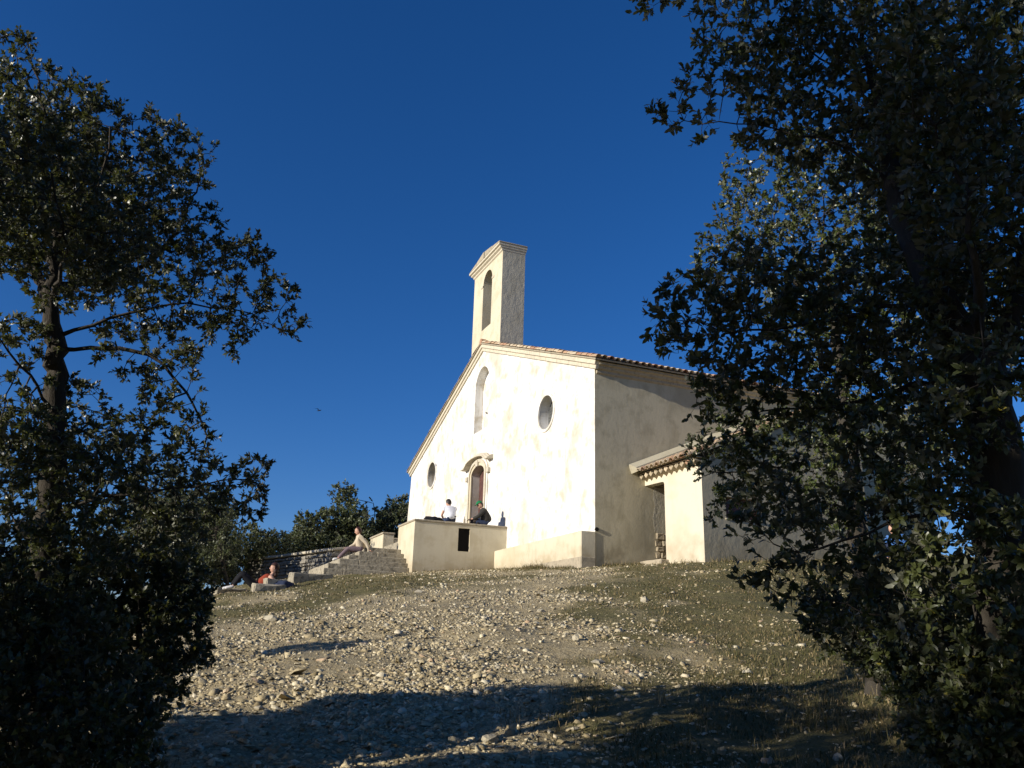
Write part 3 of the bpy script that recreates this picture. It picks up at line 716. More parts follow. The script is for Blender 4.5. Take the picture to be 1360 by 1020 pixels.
for s, q in (('l', 1), ('r', -1)): J['kn_'+s] = (.46, q*.10, .10); J['an_'+s] = (.78, q*.10, -.26); J['to_'+s] = (.90, q*.10, -.27)
J['el_l'] = (-.14, .24, .29); J['wr_l'] = (-.24, .25, .07); J['ha_l'] = (-.34, .26, .03)
J['el_r'] = (.22, -.22, .26); J['wr_r'] = (.42, -.15, .16); J['ha_r'] = (.54, -.12, .15)
person('person in a cream pullover and mauve trousers sitting on the stone steps', (-8.05, -4.62, .68), -PI/2-.1, J, (1, -.1, -.05), ('cream_knit', 'mauve', 'shoe_pale', 'pullover'), hair='hair_red')
zl = float(hill(-3.9, -8.35))
J = dict(pelvis=(0, 0, .13), chest=(-.26, 0, .34), neck=(-.36, 0, .48), head=(-.37, 0, .64))
for s, q in (('l', 1), ('r', -1)):
    J['sh_'+s] = (-.31, q*.18, .40); J['el_'+s] = (-.46, q*.26, .20); J['wr_'+s] = (-.30, q*.28, .10); J['ha_'+s] = (-.20, q*.25, .10)
    J['hip_'+s] = (.08, q*.09, .12); J['kn_'+s] = (.46, q*.12, .50 if s == 'r' else .42); J['an_'+s] = (.74 if s == 'r' else .66, q*.13, .09); J['to_'+s] = (.90 if s == 'r' else .82, q*.13, .05)
J['el_r'] = (-.12, -.26, .26); J['wr_r'] = (.06, -.18, .26); J['ha_r'] = (.16, -.13, .27)
person('person in a rust top and black trousers reclining on the grass', (-3.95, -8.35, zl-.02), -PI/2-.15, J, (1, .1, .1), ('rust', 'black_cloth', 'shoe_pale', 'top'), hair='hair_brown', sleeve=.0, long_hair=True)
J = sitting(.22, .40, .10, 'knees')
for s, q in (('l', 1), ('r', -1)): J['kn_'+s] = (.42, q*.12, .34); J['an_'+s] = (.52, q*.12, -.02); J['to_'+s] = (.66, q*.12, -.05)
zb_ = float(ground_z(5.2, 5.6))
person('person in a blue top crouched beyond the oak leaves', (5.25, 5.55, zb_+.05), -1.2, J, (1, 0, -.1), ('blue_cloth', 'denim', 'shoe_dark', 'top'))
# things they brought
def lump(name, label, cat, c, r, mat, seed, group=None):
    bm = bmesh.new(); bmesh.ops.create_icosphere(bm, subdivisions=3, radius=1)
    for v in bm.verts:
        p = v.co.copy(); n = 1+.22*math.sin(p.x*5+seed)*math.cos(p.y*4+seed*2)+.12*math.sin(p.z*9+p.x*7+seed)
        v.co = Vector((p.x*r[0]*n, p.y*r[1]*n, max(p.z*r[2]*n, -r[2]*.55)+r[2]*.55))
    me = bpy.data.meshes.new(name); bm.to_mesh(me); bm.free()
    o = link(name, me, M[mat], None, True); o.location = c; return tag(o, label, cat, group)
lump('jacket', 'dark crumpled jacket left on the parapet beside the white shirt', 'jacket', (-6.5, -2.62, 1.722), (.16, .30, .10), 'black_cloth', 1.3)
lump('shoulder_bag', 'dark bag in the lap of the person wearing the green cap', 'bag', (-6.62, -1.06, 1.722), (.14, .15, .15), 'shoe_dark', 2.2)
lump('rucksack', 'slate grey rucksack lying behind the reclining person', 'bag', (-3.6, -7.72, float(hill(-3.6, -7.72))-.03), (.18, .24, .15), 'denim', 3.1)
b = MB().tube([(0, 0, 0), (0, 0, .15), (0, 0, .19), (0, 0, .24)], [.035, .035, .014, .014], 10).build('water_bottle', M['coping'], None); b.location = (-6.45, -1.52, 1.726)
tag(b, 'small bottle standing on the parapet between the two sitters', 'bottle')
# cut blocks lying where the person reclines
rb = random.Random(2)
for (x, y, sx, sy, sz, rz, lab) in ((-3.75, -7.95, .22, .30, .26, .2, 'squared pale stone block behind the reclining person'), (-3.3, -8.15, .25, .42, .16, .05, 'long low stone block in front of the reclining person'),
                                (-4.6, -9.0, .20, .45, .10, .25, 'flat kerb stone at the feet of the reclining person'), (-5.1, -6.75, .28, .6, .22, .1, 'long kerb stone below the bottom step')):
    o = MB().box(-sx, sx, -sy, sy, -.15, sz).build('stone_block', M['step'], None, bevel=.03, rough=.018, cuts=2, seed=int(x*-10))
    o.location = (x, y, float(hill(x, y))); o.rotation_euler = (0, .05, rz); tag(o, lab, 'stone', 'cut blocks beside the steps')
# a swallow against the sky
bd = empty('bird', (-14.0, -5.5, 7.05), .6, 'tiny dark bird flying beside the left slope of the pediment', 'bird')
def wing(q): return MB().add([(.05, 0, 0), (-.04, 0, .01), (-.05, q*.10, .05), (-.12, q*.20, .06), (.02, q*.10, .055), (0, q*.05, .02)], [(0, 1, 2, 4, 5), (2, 3, 4)])
MB().tube([(.09, 0, 0), (.05, 0, .0), (-.03, 0, 0), (-.10, 0, 0), (-.15, 0, .0)], [.004, .022, .024, .014, .006], 8).build('body', M['black_cloth'], bd, smooth=True)
for q in (1, -1): wing(q).build('wing', M['black_cloth'], bd)

# ------------------------------------------------------------ trees
TREES = {
    'left': {'trunk': [[14.72, -11.69, -2.84], [14.72, -11.73, -2.31], [14.68, -11.8, -1.8], [14.73, -11.84, -1.26], [14.74, -11.91, -0.69], [14.76, -12.03, -0.21], [14.76, -12.08, 0.31], [14.78, -12.2, 0.83], [14.82, -12.37, 1.28], [14.84, -12.47, 1.54]],
        'limbs': [[[14.75, -11.95, -0.55], [14.81, -11.67, -0.49], [14.89, -11.4, -0.51], [14.99, -11.15, -0.75], [15.09, -11.0, -1.05]], [[14.75, -11.96, -0.4], [14.81, -11.66, -0.29], [14.89, -11.32, -0.15], [14.99, -10.95, -0.15], [15.13, -10.56, -0.31]], [[14.76, -12.04, -0.11], [14.53, -11.73, 0.1], [14.32, -11.44, 0.49], [14.22, -11.26, 1.22]], [[14.76, -12.06, 0.15], [15.03, -11.86, 0.5], [15.12, -11.84, 0.9]], [[14.74, -11.87, -0.98], [15.16, -12.1, -0.71], [15.39, -12.31, -0.6]], [[14.73, -11.81, -1.58], [14.9, -11.52, -1.44], [15.08, -11.15, -1.39], [15.2, -10.74, -1.3]], [[14.73, -11.78, -1.8], [14.47, -12.07, -1.52]], [[14.75, -12.0, -0.31], [14.03, -12.33, 0.42], [13.7, -12.66, 1.2]], [[14.75, -12.01, -0.21], [15.51, -11.9, -0.15], [15.82, -12.0, 0.14]]],
        'blobs': [[14.83, -12.42, 1.35, 0.23], [14.73, -12.44, 0.91, 0.45], [14.86, -12.07, 1.03, 0.33], [14.91, -11.71, 0.95, 0.31], [14.51, -11.44, 1.11, 0.27], [14.51, -11.26, 1.29, 0.1], [14.59, -12.19, 0.42, 0.56], [14.82, -11.71, 0.48, 0.45], [14.7, -11.31, 0.4, 0.34], [14.9, -10.95, 0.25, 0.23], [15.01, -10.71, -0.05, 0.19], [15.13, -10.53, -0.24, 0.1], [14.99, -11.04, -0.16, 0.21], [14.9, -11.44, -0.1, 0.3], [14.46, -11.98, 0.19, 0.36], [13.86, -12.48, 1.16, 0.63], [13.69, -12.02, 0.84, 0.53], [15.65, -12.14, 0.05, 0.45], [15.58, -11.66, -0.13, 0.26], [15.05, -12.06, -0.9, 0.21], [14.53, -11.73, -1.01, 0.24], [14.7, -11.37, -1.03, 0.24], [15.09, -11.11, -0.89, 0.15], [15.09, -10.99, -1.07, 0.1], [14.89, -11.17, -1.31, 0.28], [15.1, -10.8, -1.38, 0.21], [15.21, -10.68, -1.2, 0.09], [14.43, -11.64, -1.33, 0.44], [14.38, -12.08, -1.32, 0.38], [14.8, -11.12, -1.53, 0.26], [15.29, -11.64, -1.76, 0.33], [15.41, -11.82, -1.3, 0.24], [15.28, -11.49, -1.32, 0.21], [15.2, -11.73, -1.92, 0.29], [14.99, -11.24, -1.61, 0.23], [15.51, -11.88, -0.24, 0.25], [14.71, -10.97, -1.26, 0.2], [14.91, -11.61, -0.57, 0.13], [14.96, -12.11, -0.55, 0.19], [14.62, -11.72, -0.76, 0.12], [14.99, -11.34, -0.78, 0.12], [15.08, -11.16, -0.55, 0.11], [15.09, -10.95, -0.37, 0.15], [14.95, -12.05, -1.08, 0.22], [15.0, -10.8, -0.18, 0.13], [14.8, -11.3, -0.25, 0.17], [14.52, -11.63, -0.21, 0.15], [14.89, -11.39, -0.56, 0.12]]},
    'bush1': {'trunk': [[14.03, -11.09, -2.87], [14.03, -11.15, -2.5], [14.03, -11.22, -2.16]],
        'limbs': [],
        'blobs': [[13.93, -11.22, -2.01, 0.5], [13.75, -11.57, -1.92, 0.37], [13.94, -10.97, -2.0, 0.22], [14.04, -10.88, -2.35, 0.16], [14.22, -11.16, -2.44, 0.34], [13.94, -11.59, -2.32, 0.45], [13.84, -11.14, -1.69, 0.27], [13.88, -11.97, -1.99, 0.45]]},
    'bush2': {'trunk': [[15.66, -11.4, -3.07], [15.67, -11.45, -2.77], [15.67, -11.49, -2.61]],
        'limbs': [],
        'blobs': [[15.48, -11.61, -2.44, 0.41], [15.66, -11.27, -2.64, 0.26], [15.32, -11.93, -2.27, 0.38], [15.86, -11.43, -2.81, 0.38], [15.7, -11.83, -2.7, 0.41], [15.66, -11.11, -2.81, 0.11]]},
    'bush3': {'trunk': [[9.98, -10.59, -2.26], [9.98, -10.64, -1.85], [9.97, -10.72, -1.43]],
        'limbs': [],
        'blobs': [[9.97, -10.76, -1.68, 0.19], [10.18, -10.64, -1.95, 0.17], [9.86, -10.94, -1.86, 0.3]]},
    'mid': {'trunk': [[-10.43, -8.63, -0.8], [-10.44, -8.69, -0.3], [-10.46, -9.01, 0.7], [-10.48, -9.31, 1.72]],
        'limbs': [],
        'blobs': [[-10.48, -9.31, 1.72, 1.05], [-11.02, -9.99, 1.46, 1.19], [-9.95, -8.85, 0.66, 0.62], [-11.53, -10.53, 2.82, 1.08], [-10.4, -8.28, 0.87, 0.37], [-11.54, -11.36, 1.68, 1.58], [-11.5, -9.57, -0.16, 0.69], [-12.02, -10.2, -0.29, 0.8], [-11.47, -9.07, 0.39, 0.54]]},
    'right': {'trunk': [[17.4, -7.27, -2.85], [17.42, -7.25, -2.49], [17.45, -7.23, -1.95], [17.48, -7.21, -1.38], [17.51, -7.19, -0.94], [17.49, -7.2, -0.63], [17.37, -7.29, -0.29], [17.23, -7.28, 0.11], [17.12, -7.24, 0.59], [17.03, -7.18, 1.21], [17.0, -7.21, 1.77], [17.08, -7.27, 2.45]],
        'limbs': [[[17.37, -7.29, -0.29], [17.16, -7.47, -0.29], [16.89, -7.73, -0.34], [16.62, -8.02, -0.35], [16.43, -8.26, -0.27]], [[17.12, -7.24, 0.59], [17.01, -7.47, 0.86], [16.86, -7.75, 0.98], [16.69, -8.09, 1.07], [16.49, -8.36, 1.15]], [[17.51, -7.19, -0.94], [17.58, -7.01, -0.41], [17.61, -6.76, 0.2], [17.63, -6.51, 1.04]], [[17.03, -7.18, 1.21], [16.99, -7.49, 1.5], [16.84, -7.78, 1.75], [16.69, -8.1, 1.88]], [[17.49, -7.2, -0.63], [17.05, -7.3, -0.74], [16.6, -7.45, -0.74], [16.25, -7.68, -0.71]], [[17.48, -7.21, -1.58], [17.24, -7.4, -1.48], [16.98, -7.63, -1.59], [16.73, -7.89, -1.69]], [[17.5, -7.2, -1.1], [16.81, -6.46, -0.45], [16.34, -6.07, 0.22], [15.97, -5.86, 1.0]], [[17.49, -7.2, -0.63], [17.88, -7.66, -0.48], [17.99, -7.82, -0.07], [17.91, -7.89, 0.43]], [[17.06, -7.29, 2.07], [16.79, -7.83, 2.34], [16.48, -8.37, 2.27]], [[17.42, -7.25, -2.49], [17.21, -7.42, -2.14], [16.96, -7.66, -1.99], [16.75, -7.87, -1.92]]],
        'blobs': [[16.38, -8.51, 2.11, 0.09], [16.32, -8.61, 2.24, 0.08], [16.41, -7.97, -0.89, 0.2], [16.39, -7.83, -1.13, 0.2], [16.32, -8.08, -1.05, 0.11], [16.47, -7.74, -1.37, 0.23], [16.5, -8.01, -1.53, 0.13], [16.5, -8.17, -0.58, 0.17], [16.63, -7.86, -0.52, 0.23], [16.69, -7.94, 1.5, 0.2], [16.65, -8.14, 1.64, 0.11], [16.63, -8.02, -0.3, 0.26], [16.43, -8.27, -0.37, 0.17], [16.89, -7.87, 1.21, 0.24], [16.36, -8.19, -0.81, 0.1], [16.64, -8.15, 1.96, 0.13], [16.54, -8.28, 2.31, 0.19], [16.84, -7.78, 1.75, 0.38], [16.67, -8.11, 1.42, 0.23], [16.55, -8.28, 1.19, 0.2], [16.43, -8.44, 1.18, 0.11], [16.51, -8.33, 1.47, 0.12], [16.61, -8.2, 1.72, 0.15], [16.69, -8.01, 1.78, 0.21], [16.7, -7.93, 1.14, 0.24], [16.81, -7.66, 1.39, 0.3], [17.07, -7.28, 1.69, 0.56], [17.63, -6.98, 1.38, 0.65], [16.75, -7.58, 1.01, 0.25], [17.11, -7.25, 0.81, 0.43], [17.57, -7.02, 0.5, 0.49], [17.92, -7.88, 0.61, 0.39], [17.96, -7.73, -0.03, 0.37], [16.75, -6.26, 1.48, 0.62], [16.31, -8.43, -0.11, 0.11], [16.28, -8.49, -0.31, 0.09], [16.35, -8.38, -0.43, 0.17], [16.42, -8.28, -0.14, 0.23], [16.34, -8.4, -0.24, 0.16], [16.43, -8.1, -0.37, 0.26], [16.48, -7.88, -0.01, 0.37], [16.85, -7.62, -0.25, 0.46], [17.3, -7.35, -0.41, 0.43], [16.34, -8.22, -0.66, 0.1], [16.31, -7.93, -0.63, 0.19], [16.48, -7.57, -0.63, 0.29], [17.05, -7.43, -0.81, 0.44], [17.71, -7.54, -0.96, 0.34], [17.53, -6.93, -0.19, 0.47], [17.32, -7.46, -1.34, 0.34], [16.86, -7.47, -1.31, 0.26], [16.56, -6.27, 0.57, 0.55], [16.68, -7.95, -1.69, 0.15], [16.73, -7.75, -1.62, 0.21], [16.53, -8.13, -1.82, 0.08], [16.65, -7.99, -1.84, 0.12], [16.72, -7.91, -1.96, 0.12], [16.85, -7.76, -1.92, 0.21], [16.92, -7.42, -1.7, 0.34], [17.68, -7.56, -1.7, 0.32], [17.29, -7.48, -1.92, 0.35], [17.69, -7.55, -2.14, 0.28]]},
    'right_far': {'trunk': [[14.44, -5.08, -1.75], [14.43, -5.1, -1.2], [14.36, -5.03, -0.46], [14.28, -4.96, 0.34], [14.28, -4.96, 1.17], [14.23, -5.01, 2.06]],
        'limbs': [[[14.36, -5.03, -0.46], [14.12, -5.57, -0.47], [13.78, -6.13, -0.55]], [[14.28, -4.96, 1.17], [14.14, -5.39, 1.57], [13.88, -5.85, 2.03]], [[14.28, -4.96, 0.34], [14.62, -4.38, 1.07], [14.89, -3.9, 1.92]], [[14.44, -5.09, -1.06], [14.62, -4.64, -0.61], [14.82, -4.21, -0.31]]],
        'blobs': [[13.85, -5.72, 2.87, 0.3], [13.86, -5.87, 2.31, 0.3], [13.71, -6.06, 2.06, 0.21], [13.67, -6.11, 1.71, 0.21], [13.97, -5.58, 2.51, 0.42], [14.19, -5.2, 3.07, 0.42], [14.58, -4.68, 2.43, 0.57], [13.86, -6.2, -0.04, 0.18], [13.93, -5.94, -0.25, 0.34], [13.95, -5.61, 1.96, 0.45], [14.14, -5.1, 2.54, 0.5], [14.38, -4.86, 1.94, 0.65], [14.74, -4.28, 1.91, 0.64], [14.05, -5.05, 1.24, 0.57], [14.94, -3.86, 1.3, 0.62], [13.71, -6.4, -0.28, 0.12], [13.74, -6.18, -0.4, 0.21], [13.81, -5.93, -0.61, 0.28], [14.0, -5.54, -0.3, 0.45], [13.98, -5.57, -0.75, 0.37], [14.25, -5.13, -0.6, 0.59], [14.63, -4.5, -0.3, 0.59], [13.79, -6.29, -1.01, 0.09], [13.87, -6.18, -0.79, 0.13], [14.14, -4.95, 0.06, 0.46], [14.37, -4.59, 0.7, 0.63], [14.81, -3.96, 0.51, 0.61], [15.0, -4.07, -0.47, 0.58]]},
    'bush4': {'trunk': [[15.41, -5.82, -2.7], [15.43, -5.79, -2.38], [15.43, -5.8, -2.16]],
        'limbs': [],
        'blobs': [[15.42, -5.81, -2.05, 0.41], [14.97, -5.97, -1.99, 0.26], [15.9, -5.65, -1.99, 0.44], [14.86, -6.09, -1.81, 0.14], [15.82, -5.98, -2.31, 0.38], [16.19, -5.68, -2.25, 0.37]]},
    'bush5': {'trunk': [[17.51, -7.57, -2.83], [17.52, -7.55, -2.64], [17.53, -7.55, -2.51]],
        'limbs': [],
        'blobs': [[17.54, -7.54, -2.47, 0.21], [17.65, -7.46, -2.37, 0.21], [17.35, -7.57, -2.59, 0.15], [17.66, -7.58, -2.65, 0.2], [17.11, -7.51, -2.54, 0.11], [17.45, -7.49, -2.31, 0.13]]},
}
def grow(spec, rng, step, natt, dk, zmin=None):
    """space colonisation: hand-set trunk and limbs, then shoots reaching for points in the crown's lobes"""
    P = []; par = []
    def poly(pts, start):
        prev = start
        if len(pts) > 2:      # round the corners of the hand-set path
            q = [np.array(p, float) for p in pts]; q = [2*q[0]-q[1]]+q+[2*q[-1]-q[-2]]; pts = [q[1]]
            for i in range(1, len(q)-2):
                for t_ in (1/3, 2/3, 1.):
                    a, b, c, d = q[i-1:i+3]; pts.append(.5*(2*b+(c-a)*t_+(2*a-5*b+4*c-d)*t_**2+(3*b-a-3*c+d)*t_**3))
        for i in range(len(pts)-1):
            a, b = np.array(pts[i]), np.array(pts[i+1]); n = max(1, int(np.linalg.norm(b-a)/step))
            for k_ in range(1, n+1):
                P.append(a+(b-a)*k_/n+rng.normal(0, step*.13, 3)); par.append(prev); prev = len(P)-1
        return prev
    t = [np.array(p, float) for p in spec['trunk']]
    z0 = float(ground_z(t[0][0], t[0][1]))-.15
    if t[0][2] > z0+.2: t = [np.array([t[0][0], t[0][1], z0])]+t
    P.append(t[0]); par.append(-1); poly(t, 0)
    ntr = len(P)
    for l in spec['limbs']:
        l = [np.array(p, float) for p in l]
        d = np.linalg.norm(np.array(P)-l[0], axis=1); j = int(d.argmin()); poly([P[j]]+l[1:], j)
    bl = np.array(spec['blobs']); vol = bl[:, 3]**2.0; cnt = np.maximum(45, (natt*vol/vol.sum()).astype(int))
    A = []
    for b, c in zip(bl, cnt):
        v = rng.normal(size=(c, 3)); v /= np.linalg.norm(v, axis=1)[:, None]; A.append(b[:3]+v*(b[3]*rng.random(c)[:, None]**.42))
    A = np.concatenate(A)
    if zmin is not None: A = A[A[:, 2] > zmin]
    A = A[A[:, 2] > hill(A[:, 0], A[:, 1])+.02]
    P = [np.array(p) for p in P]; PA = np.array(P)
    D = np.full(len(A), 1e9); NN = np.zeros(len(A), int)
    for s in range(0, len(PA), 200):
        d = np.linalg.norm(A[:, None]-PA[None, s:s+200], axis=2); j = d.argmin(1); dm = d[np.arange(len(A)), j]; u = dm < D; D[u] = dm[u]; NN[u] = j[u]+s
    live = D > dk
    for it in range(260):
        if not live.any(): break
        a = A[live]; nn = NN[live]; v = a-PA[nn]; v /= np.linalg.norm(v, axis=1)[:, None]
        un, inv = np.unique(nn, return_inverse=True); acc = np.zeros((len(un), 3)); np.add.at(acc, inv, v)
        acc += rng.normal(0, .25, acc.shape); acc /= np.maximum(np.linalg.norm(acc, axis=1), 1e-6)[:, None]
        new = PA[un]+acc*step; base = len(PA); PA = np.concatenate([PA, new]); par += un.tolist()
        ia = np.where(live)[0]
        for s in range(0, len(new), 400):
            d = np.linalg.norm(a[:, None]-new[None, s:s+400], axis=2); j = d.argmin(1); dm = d[np.arange(len(a)), j]; u = dm < D[ia]
            D[ia[u]] = dm[u]; NN[ia[u]] = base+s+j[u]
        live &= D > dk
    par = np.array(par); n = len(PA)
    w2 = np.zeros(n); kids = np.zeros(n, int); np.add.at(kids, par[par >= 0], 1)
    for i in range(n-1, 0, -1):
        if w2[i] == 0: w2[i] = 1.0
        w2[par[i]] += w2[i]
    return PA, par, w2, kids, A
def branch_mesh(name, P, par, rad, sel, k):
    Dn = np.zeros_like(P); i = np.arange(1, len(P)); Dn[i] = P[i]-P[par[i]]; Dn[0] = Dn[1]; Dn /= np.maximum(np.linalg.norm(Dn, axis=1), 1e-9)[:, None]
    def ring(c, d, r):
        ref = np.where(np.abs(d[:, :1]) < .8, [[1., 0, 0]], [[0, 1., 0]]); a = np.cross(d, ref); a /= np.linalg.norm(a, axis=1)[:, None]; b = np.cross(d, a)
        th = 2*np.pi*np.arange(k)/k
        return c[:, None]+(a[:, None]*np.cos(th)[None, :, None]+b[:, None]*np.sin(th)[None, :, None])*r[:, None, None]
    e = np.where(sel)[0]; e = e[e > 0]; pa = par[e]
    r0 = np.minimum(rad[pa], rad[e]*1.35); ds = np.where((rad[pa] > rad[e]*1.6)[:, None], Dn[e], Dn[pa])
    V = np.concatenate([ring(P[pa], ds, r0), ring(P[e], Dn[e], rad[e])], 1).reshape(-1, 3)
    q = np.arange(k); f = np.stack([q, (q+1) % k, k+(q+1) % k, k+q], 1); F = (f[None]+(np.arange(len(e))*2*k)[:, None, None]).reshape(-1, 4)
    return np_mesh(name, V, F)
LT = np.array([(0, 0, 0), (.30, .40, .07), (.30, -.40, .07), (.36, 0, -.02), (.72, .34, .05), (.72, -.34, .05), (1., 0, -.05)])
LF = np.array([(0, 3, 1), (0, 2, 3), (1, 3, 4), (3, 5, 4), (3, 2, 5), (4, 5, 6)])
LT_ = LT.copy()
LT4 = np.array([(0, 0, 0), (.45, .5, .08), (.45, -.5, .08), (1., 0, -.04)]); LF4 = np.array([(0, 2, 1), (1, 2, 3)])
def leaf_frames(P, par, w2, rng, n, L, up=.35, cap=2.6):
    """n leaf frames in rosettes round the thin shoots"""
    thin = np.where(w2 <= cap*6)[0]; thin = thin[thin > 0]
    wt = np.where(w2[thin] <= 2.1, 1.0, .45); wt /= wt.sum()
    nt_ = max(1, n//9)
    node = rng.choice(thin, nt_, p=wt); d = P[node]-P[par[node]]; d /= np.maximum(np.linalg.norm(d, axis=1), 1e-9)[:, None]
    td = d+rng.normal(0, .75, d.shape)+np.array([0, 0, .25]); td /= np.linalg.norm(td, axis=1)[:, None]
    tl = L*rng.uniform(.5, 2.6, nt_); base = P[node]+rng.normal(0, L*.12, (nt_, 3))
    T0, T1 = base, base+td*tl[:, None]
    rep = rng.integers(6, 13, nt_); k_ = np.repeat(np.arange(nt_), rep); k_ = k_[:n]
    s = rng.random(len(k_))**.6; pos = T0[k_]+(T1-T0)[k_]*s[:, None]
    r = rng.normal(size=(len(k_), 3)); t = td[k_]; r -= t*(r*t).sum(1)[:, None]; r /= np.linalg.norm(r, axis=1)[:, None]
    op = rng.uniform(.35, 1.25, len(k_))[:, None]; X = t*np.cos(op)+r*np.sin(op); X /= np.linalg.norm(X, axis=1)[:, None]
    Nn = t*np.sin(op)-r*np.cos(op)+np.array([0, 0, up])+rng.normal(0, .35, X.shape); Nn -= X*(Nn*X).sum(1)[:, None]; Nn /= np.linalg.norm(Nn, axis=1)[:, None]
    Yv = np.cross(Nn, X); ln = L*rng.uniform(.65, 1.3, len(k_)); tint = np.clip(rng.normal(.5, .2, len(k_))+.0, 0, .985); tint[rng.random(len(k_)) < .007] = 1
    return pos, X, Yv, Nn, ln, tint, (T0, T1)
def leaf_mesh(name, fr, wid=.5, simple=False):
    pos, X, Yv, Nn, ln, tint, _ = fr; t, f = (LT4, LF4) if simple else (LT_[[0, 1, 2, 4, 5, 6]], np.array([(0, 2, 1), (1, 2, 3), (2, 4, 3), (3, 4, 5)]))
    V = pos[:, None]+(X[:, None]*t[None, :, :1]+Yv[:, None]*t[None, :, 1:2]*wid*1.15+Nn[:, None]*t[None, :, 2:])*ln[:, None, None]
    F = (f[None]+(np.arange(len(pos))*len(t))[:, None, None]).reshape(-1, 3)
    return np_mesh(name, V.reshape(-1, 3), F, {'tint': np.repeat(tint, len(t))})
def twig_mesh(name, T01, r):
    T0, T1 = T01; d = T1-T0; d /= np.maximum(np.linalg.norm(d, axis=1), 1e-9)[:, None]; ref = np.where(np.abs(d[:, :1]) < .8, [[1., 0, 0]], [[0, 1., 0]])
    a = np.cross(d, ref); a /= np.linalg.norm(a, axis=1)[:, None]; b = np.cross(d, a); k = 3; th = 2*np.pi*np.arange(k)/k
    o = (a[:, None]*np.cos(th)[None, :, None]+b[:, None]*np.sin(th)[None, :, None])
    V = np.concatenate([T0[:, None]+o*r, T1[:, None]+o*r*.5], 1).reshape(-1, 3); q = np.arange(k); f = np.stack([q, (q+1) % k, k+(q+1) % k, k+q], 1)
    return np_mesh(name, V, (f[None]+(np.arange(len(T0))*6)[:, None, None]).reshape(-1, 4))
def tree(key, name, label, cat, seed, step, natt, nleaf, L, rmax, leafm='leaf', dk=None, group=None, leaf_parts=0, up=.35, simple=False, wid=.48):
    rng = np.random.default_rng(seed); spec = TREES[key]
    P, par, w2, kids, A = grow(spec, rng, step, natt, dk or step*1.25)
    rt_ = step*.028; ex_ = math.log(rmax/rt_)/math.log(w2[0]); rad = rt_*w2**ex_
    mx = np.zeros(len(P))                      # a shoot is never much thicker than what it carries
    for i in range(len(P)-1, 0, -1):
        if mx[i] > 0: rad[i] = min(rad[i], mx[i]*1.13)
        mx[par[i]] = max(mx[par[i]], rad[i])
    base = P[0].copy(); t = empty(name, tuple(base), 0, label, cat, group)
    big = rad > rmax*.22
    Q = P-base
    link('trunk', branch_mesh('trunk', Q, par, rad, big, 8), M['bark'], t, True)
    tag(link('branches', branch_mesh('branches', Q, par, rad, ~big, 4), M['bark'], t, True), kind='stuff')
    fr = leaf_frames(Q, par, w2, rng, nleaf, L, up)
    tag(link('twigs', twig_mesh('twigs', fr[6], step*.022), M['bark_pale'], t, True), kind='stuff')
    if leaf_parts:
        # the leaves that show largest are objects of their own
        pos = fr[0]+base; d = pos-np.array(CAM); ax = np.array([r_, u_, f_]); q = d@ax.T
        vis = (q[:, 2] > .5) & (np.abs(q[:, 0]/q[:, 2]) < .60) & (np.abs(q[:, 1]/q[:, 2]) < .45) & (q[:, 0]/q[:, 2] < .50)
        sc = np.where(vis, fr[4]/np.maximum(q[:, 2], .1), 0); pick = np.argsort(-sc)[:leaf_parts]
        mes = []
        for v_ in range(4):
            me = bpy.data.meshes.new('leaf'); me.from_pydata([tuple(p*np.array([1, .575, 1])) for p in LT], [], [tuple(f) for f in LF]); me.materials.append(M[leafm])
            a = me.attributes.new('tint', 'FLOAT', 'POINT'); a.data.foreach_set('value', np.full(len(LT), .25+.2*v_, np.float32)); mes.append(me)
        for n_, i in enumerate(pick):
            o = bpy.data.objects.new('leaf', mes[n_ % 4]); C.objects.link(o); o.parent = t
            m4 = Matrix((Vector(fr[1][i])*fr[4][i], Vector(fr[2][i])*fr[4][i], Vector(fr[3][i])*fr[4][i])).transposed().to_4x4(); m4.translation = Vector(fr[0][i]); o.matrix_local = m4
        keep = np.ones(len(fr[0]), bool); keep[pick] = False; fr = tuple(x[keep] for x in fr[:6])+(fr[6],)
    tag(link('crown', leaf_mesh('crown', fr, wid, simple), M[leafm], t, False), kind='stuff')
    return t
def copy_tree(t, loc, rz, sc, label, group=None, skip=('leaf',)):
    c = t.copy(); C.objects.link(c); c.location = loc; c.rotation_euler = (0, 0, rz); c.scale = (sc,)*3; c['label'] = label
    if group: c['group'] = group
    elif 'group' in c: del c['group']
    for ch in list(t.children):
        if ch.name.split('.')[0] in skip: continue
        d = ch.copy(); C.objects.link(d); d.parent = c
    return c
G1 = 'holm oaks framing the view'
left_oak = tree('left', 'oak_tree', 'tall holm oak with an open crown against the sky, left of the chapel', 'tree', 11, .075, 7000, 130000, .033, .074, group=G1, simple=True, wid=.40)
right_oak = tree('right', 'oak_tree', 'dark near holm oak with large leaves leaning in over the annex', 'tree', 12, .075, 6500, 84000, .046, .14, group=G1, leaf_parts=260)
far_oak = tree('right_far', 'oak_tree', 'lighter green holm oak between the dark near oak and the annex', 'tree', 13, .10, 3600, 85000, .042, .09, 'leaf_green', group=G1, simple=True)
shrub = tree('bush1', 'oak_shrub', 'rounded holm oak shrub at the edge of the stony slope, below the left oak', 'shrub', 14, .075, 2600, 42000, .040, .04, simple=True)
tree('bush2', 'oak_shrub', 'dark holm oak shrub filling the lower left corner', 'shrub', 15, .06, 2600, 40000, .036, .04, simple=True)
tree('bush3', 'oak_shrub', 'small brownish oak bush beside the shadow on the stony slope', 'shrub', 16, .07, 500, 7000, .035, .025, 'leaf_far')
tree('bush4', 'oak_shrub', 'shaded oak shrub under the near oak at lower right', 'shrub', 17, .075, 2200, 30000, .045, .04, simple=True)
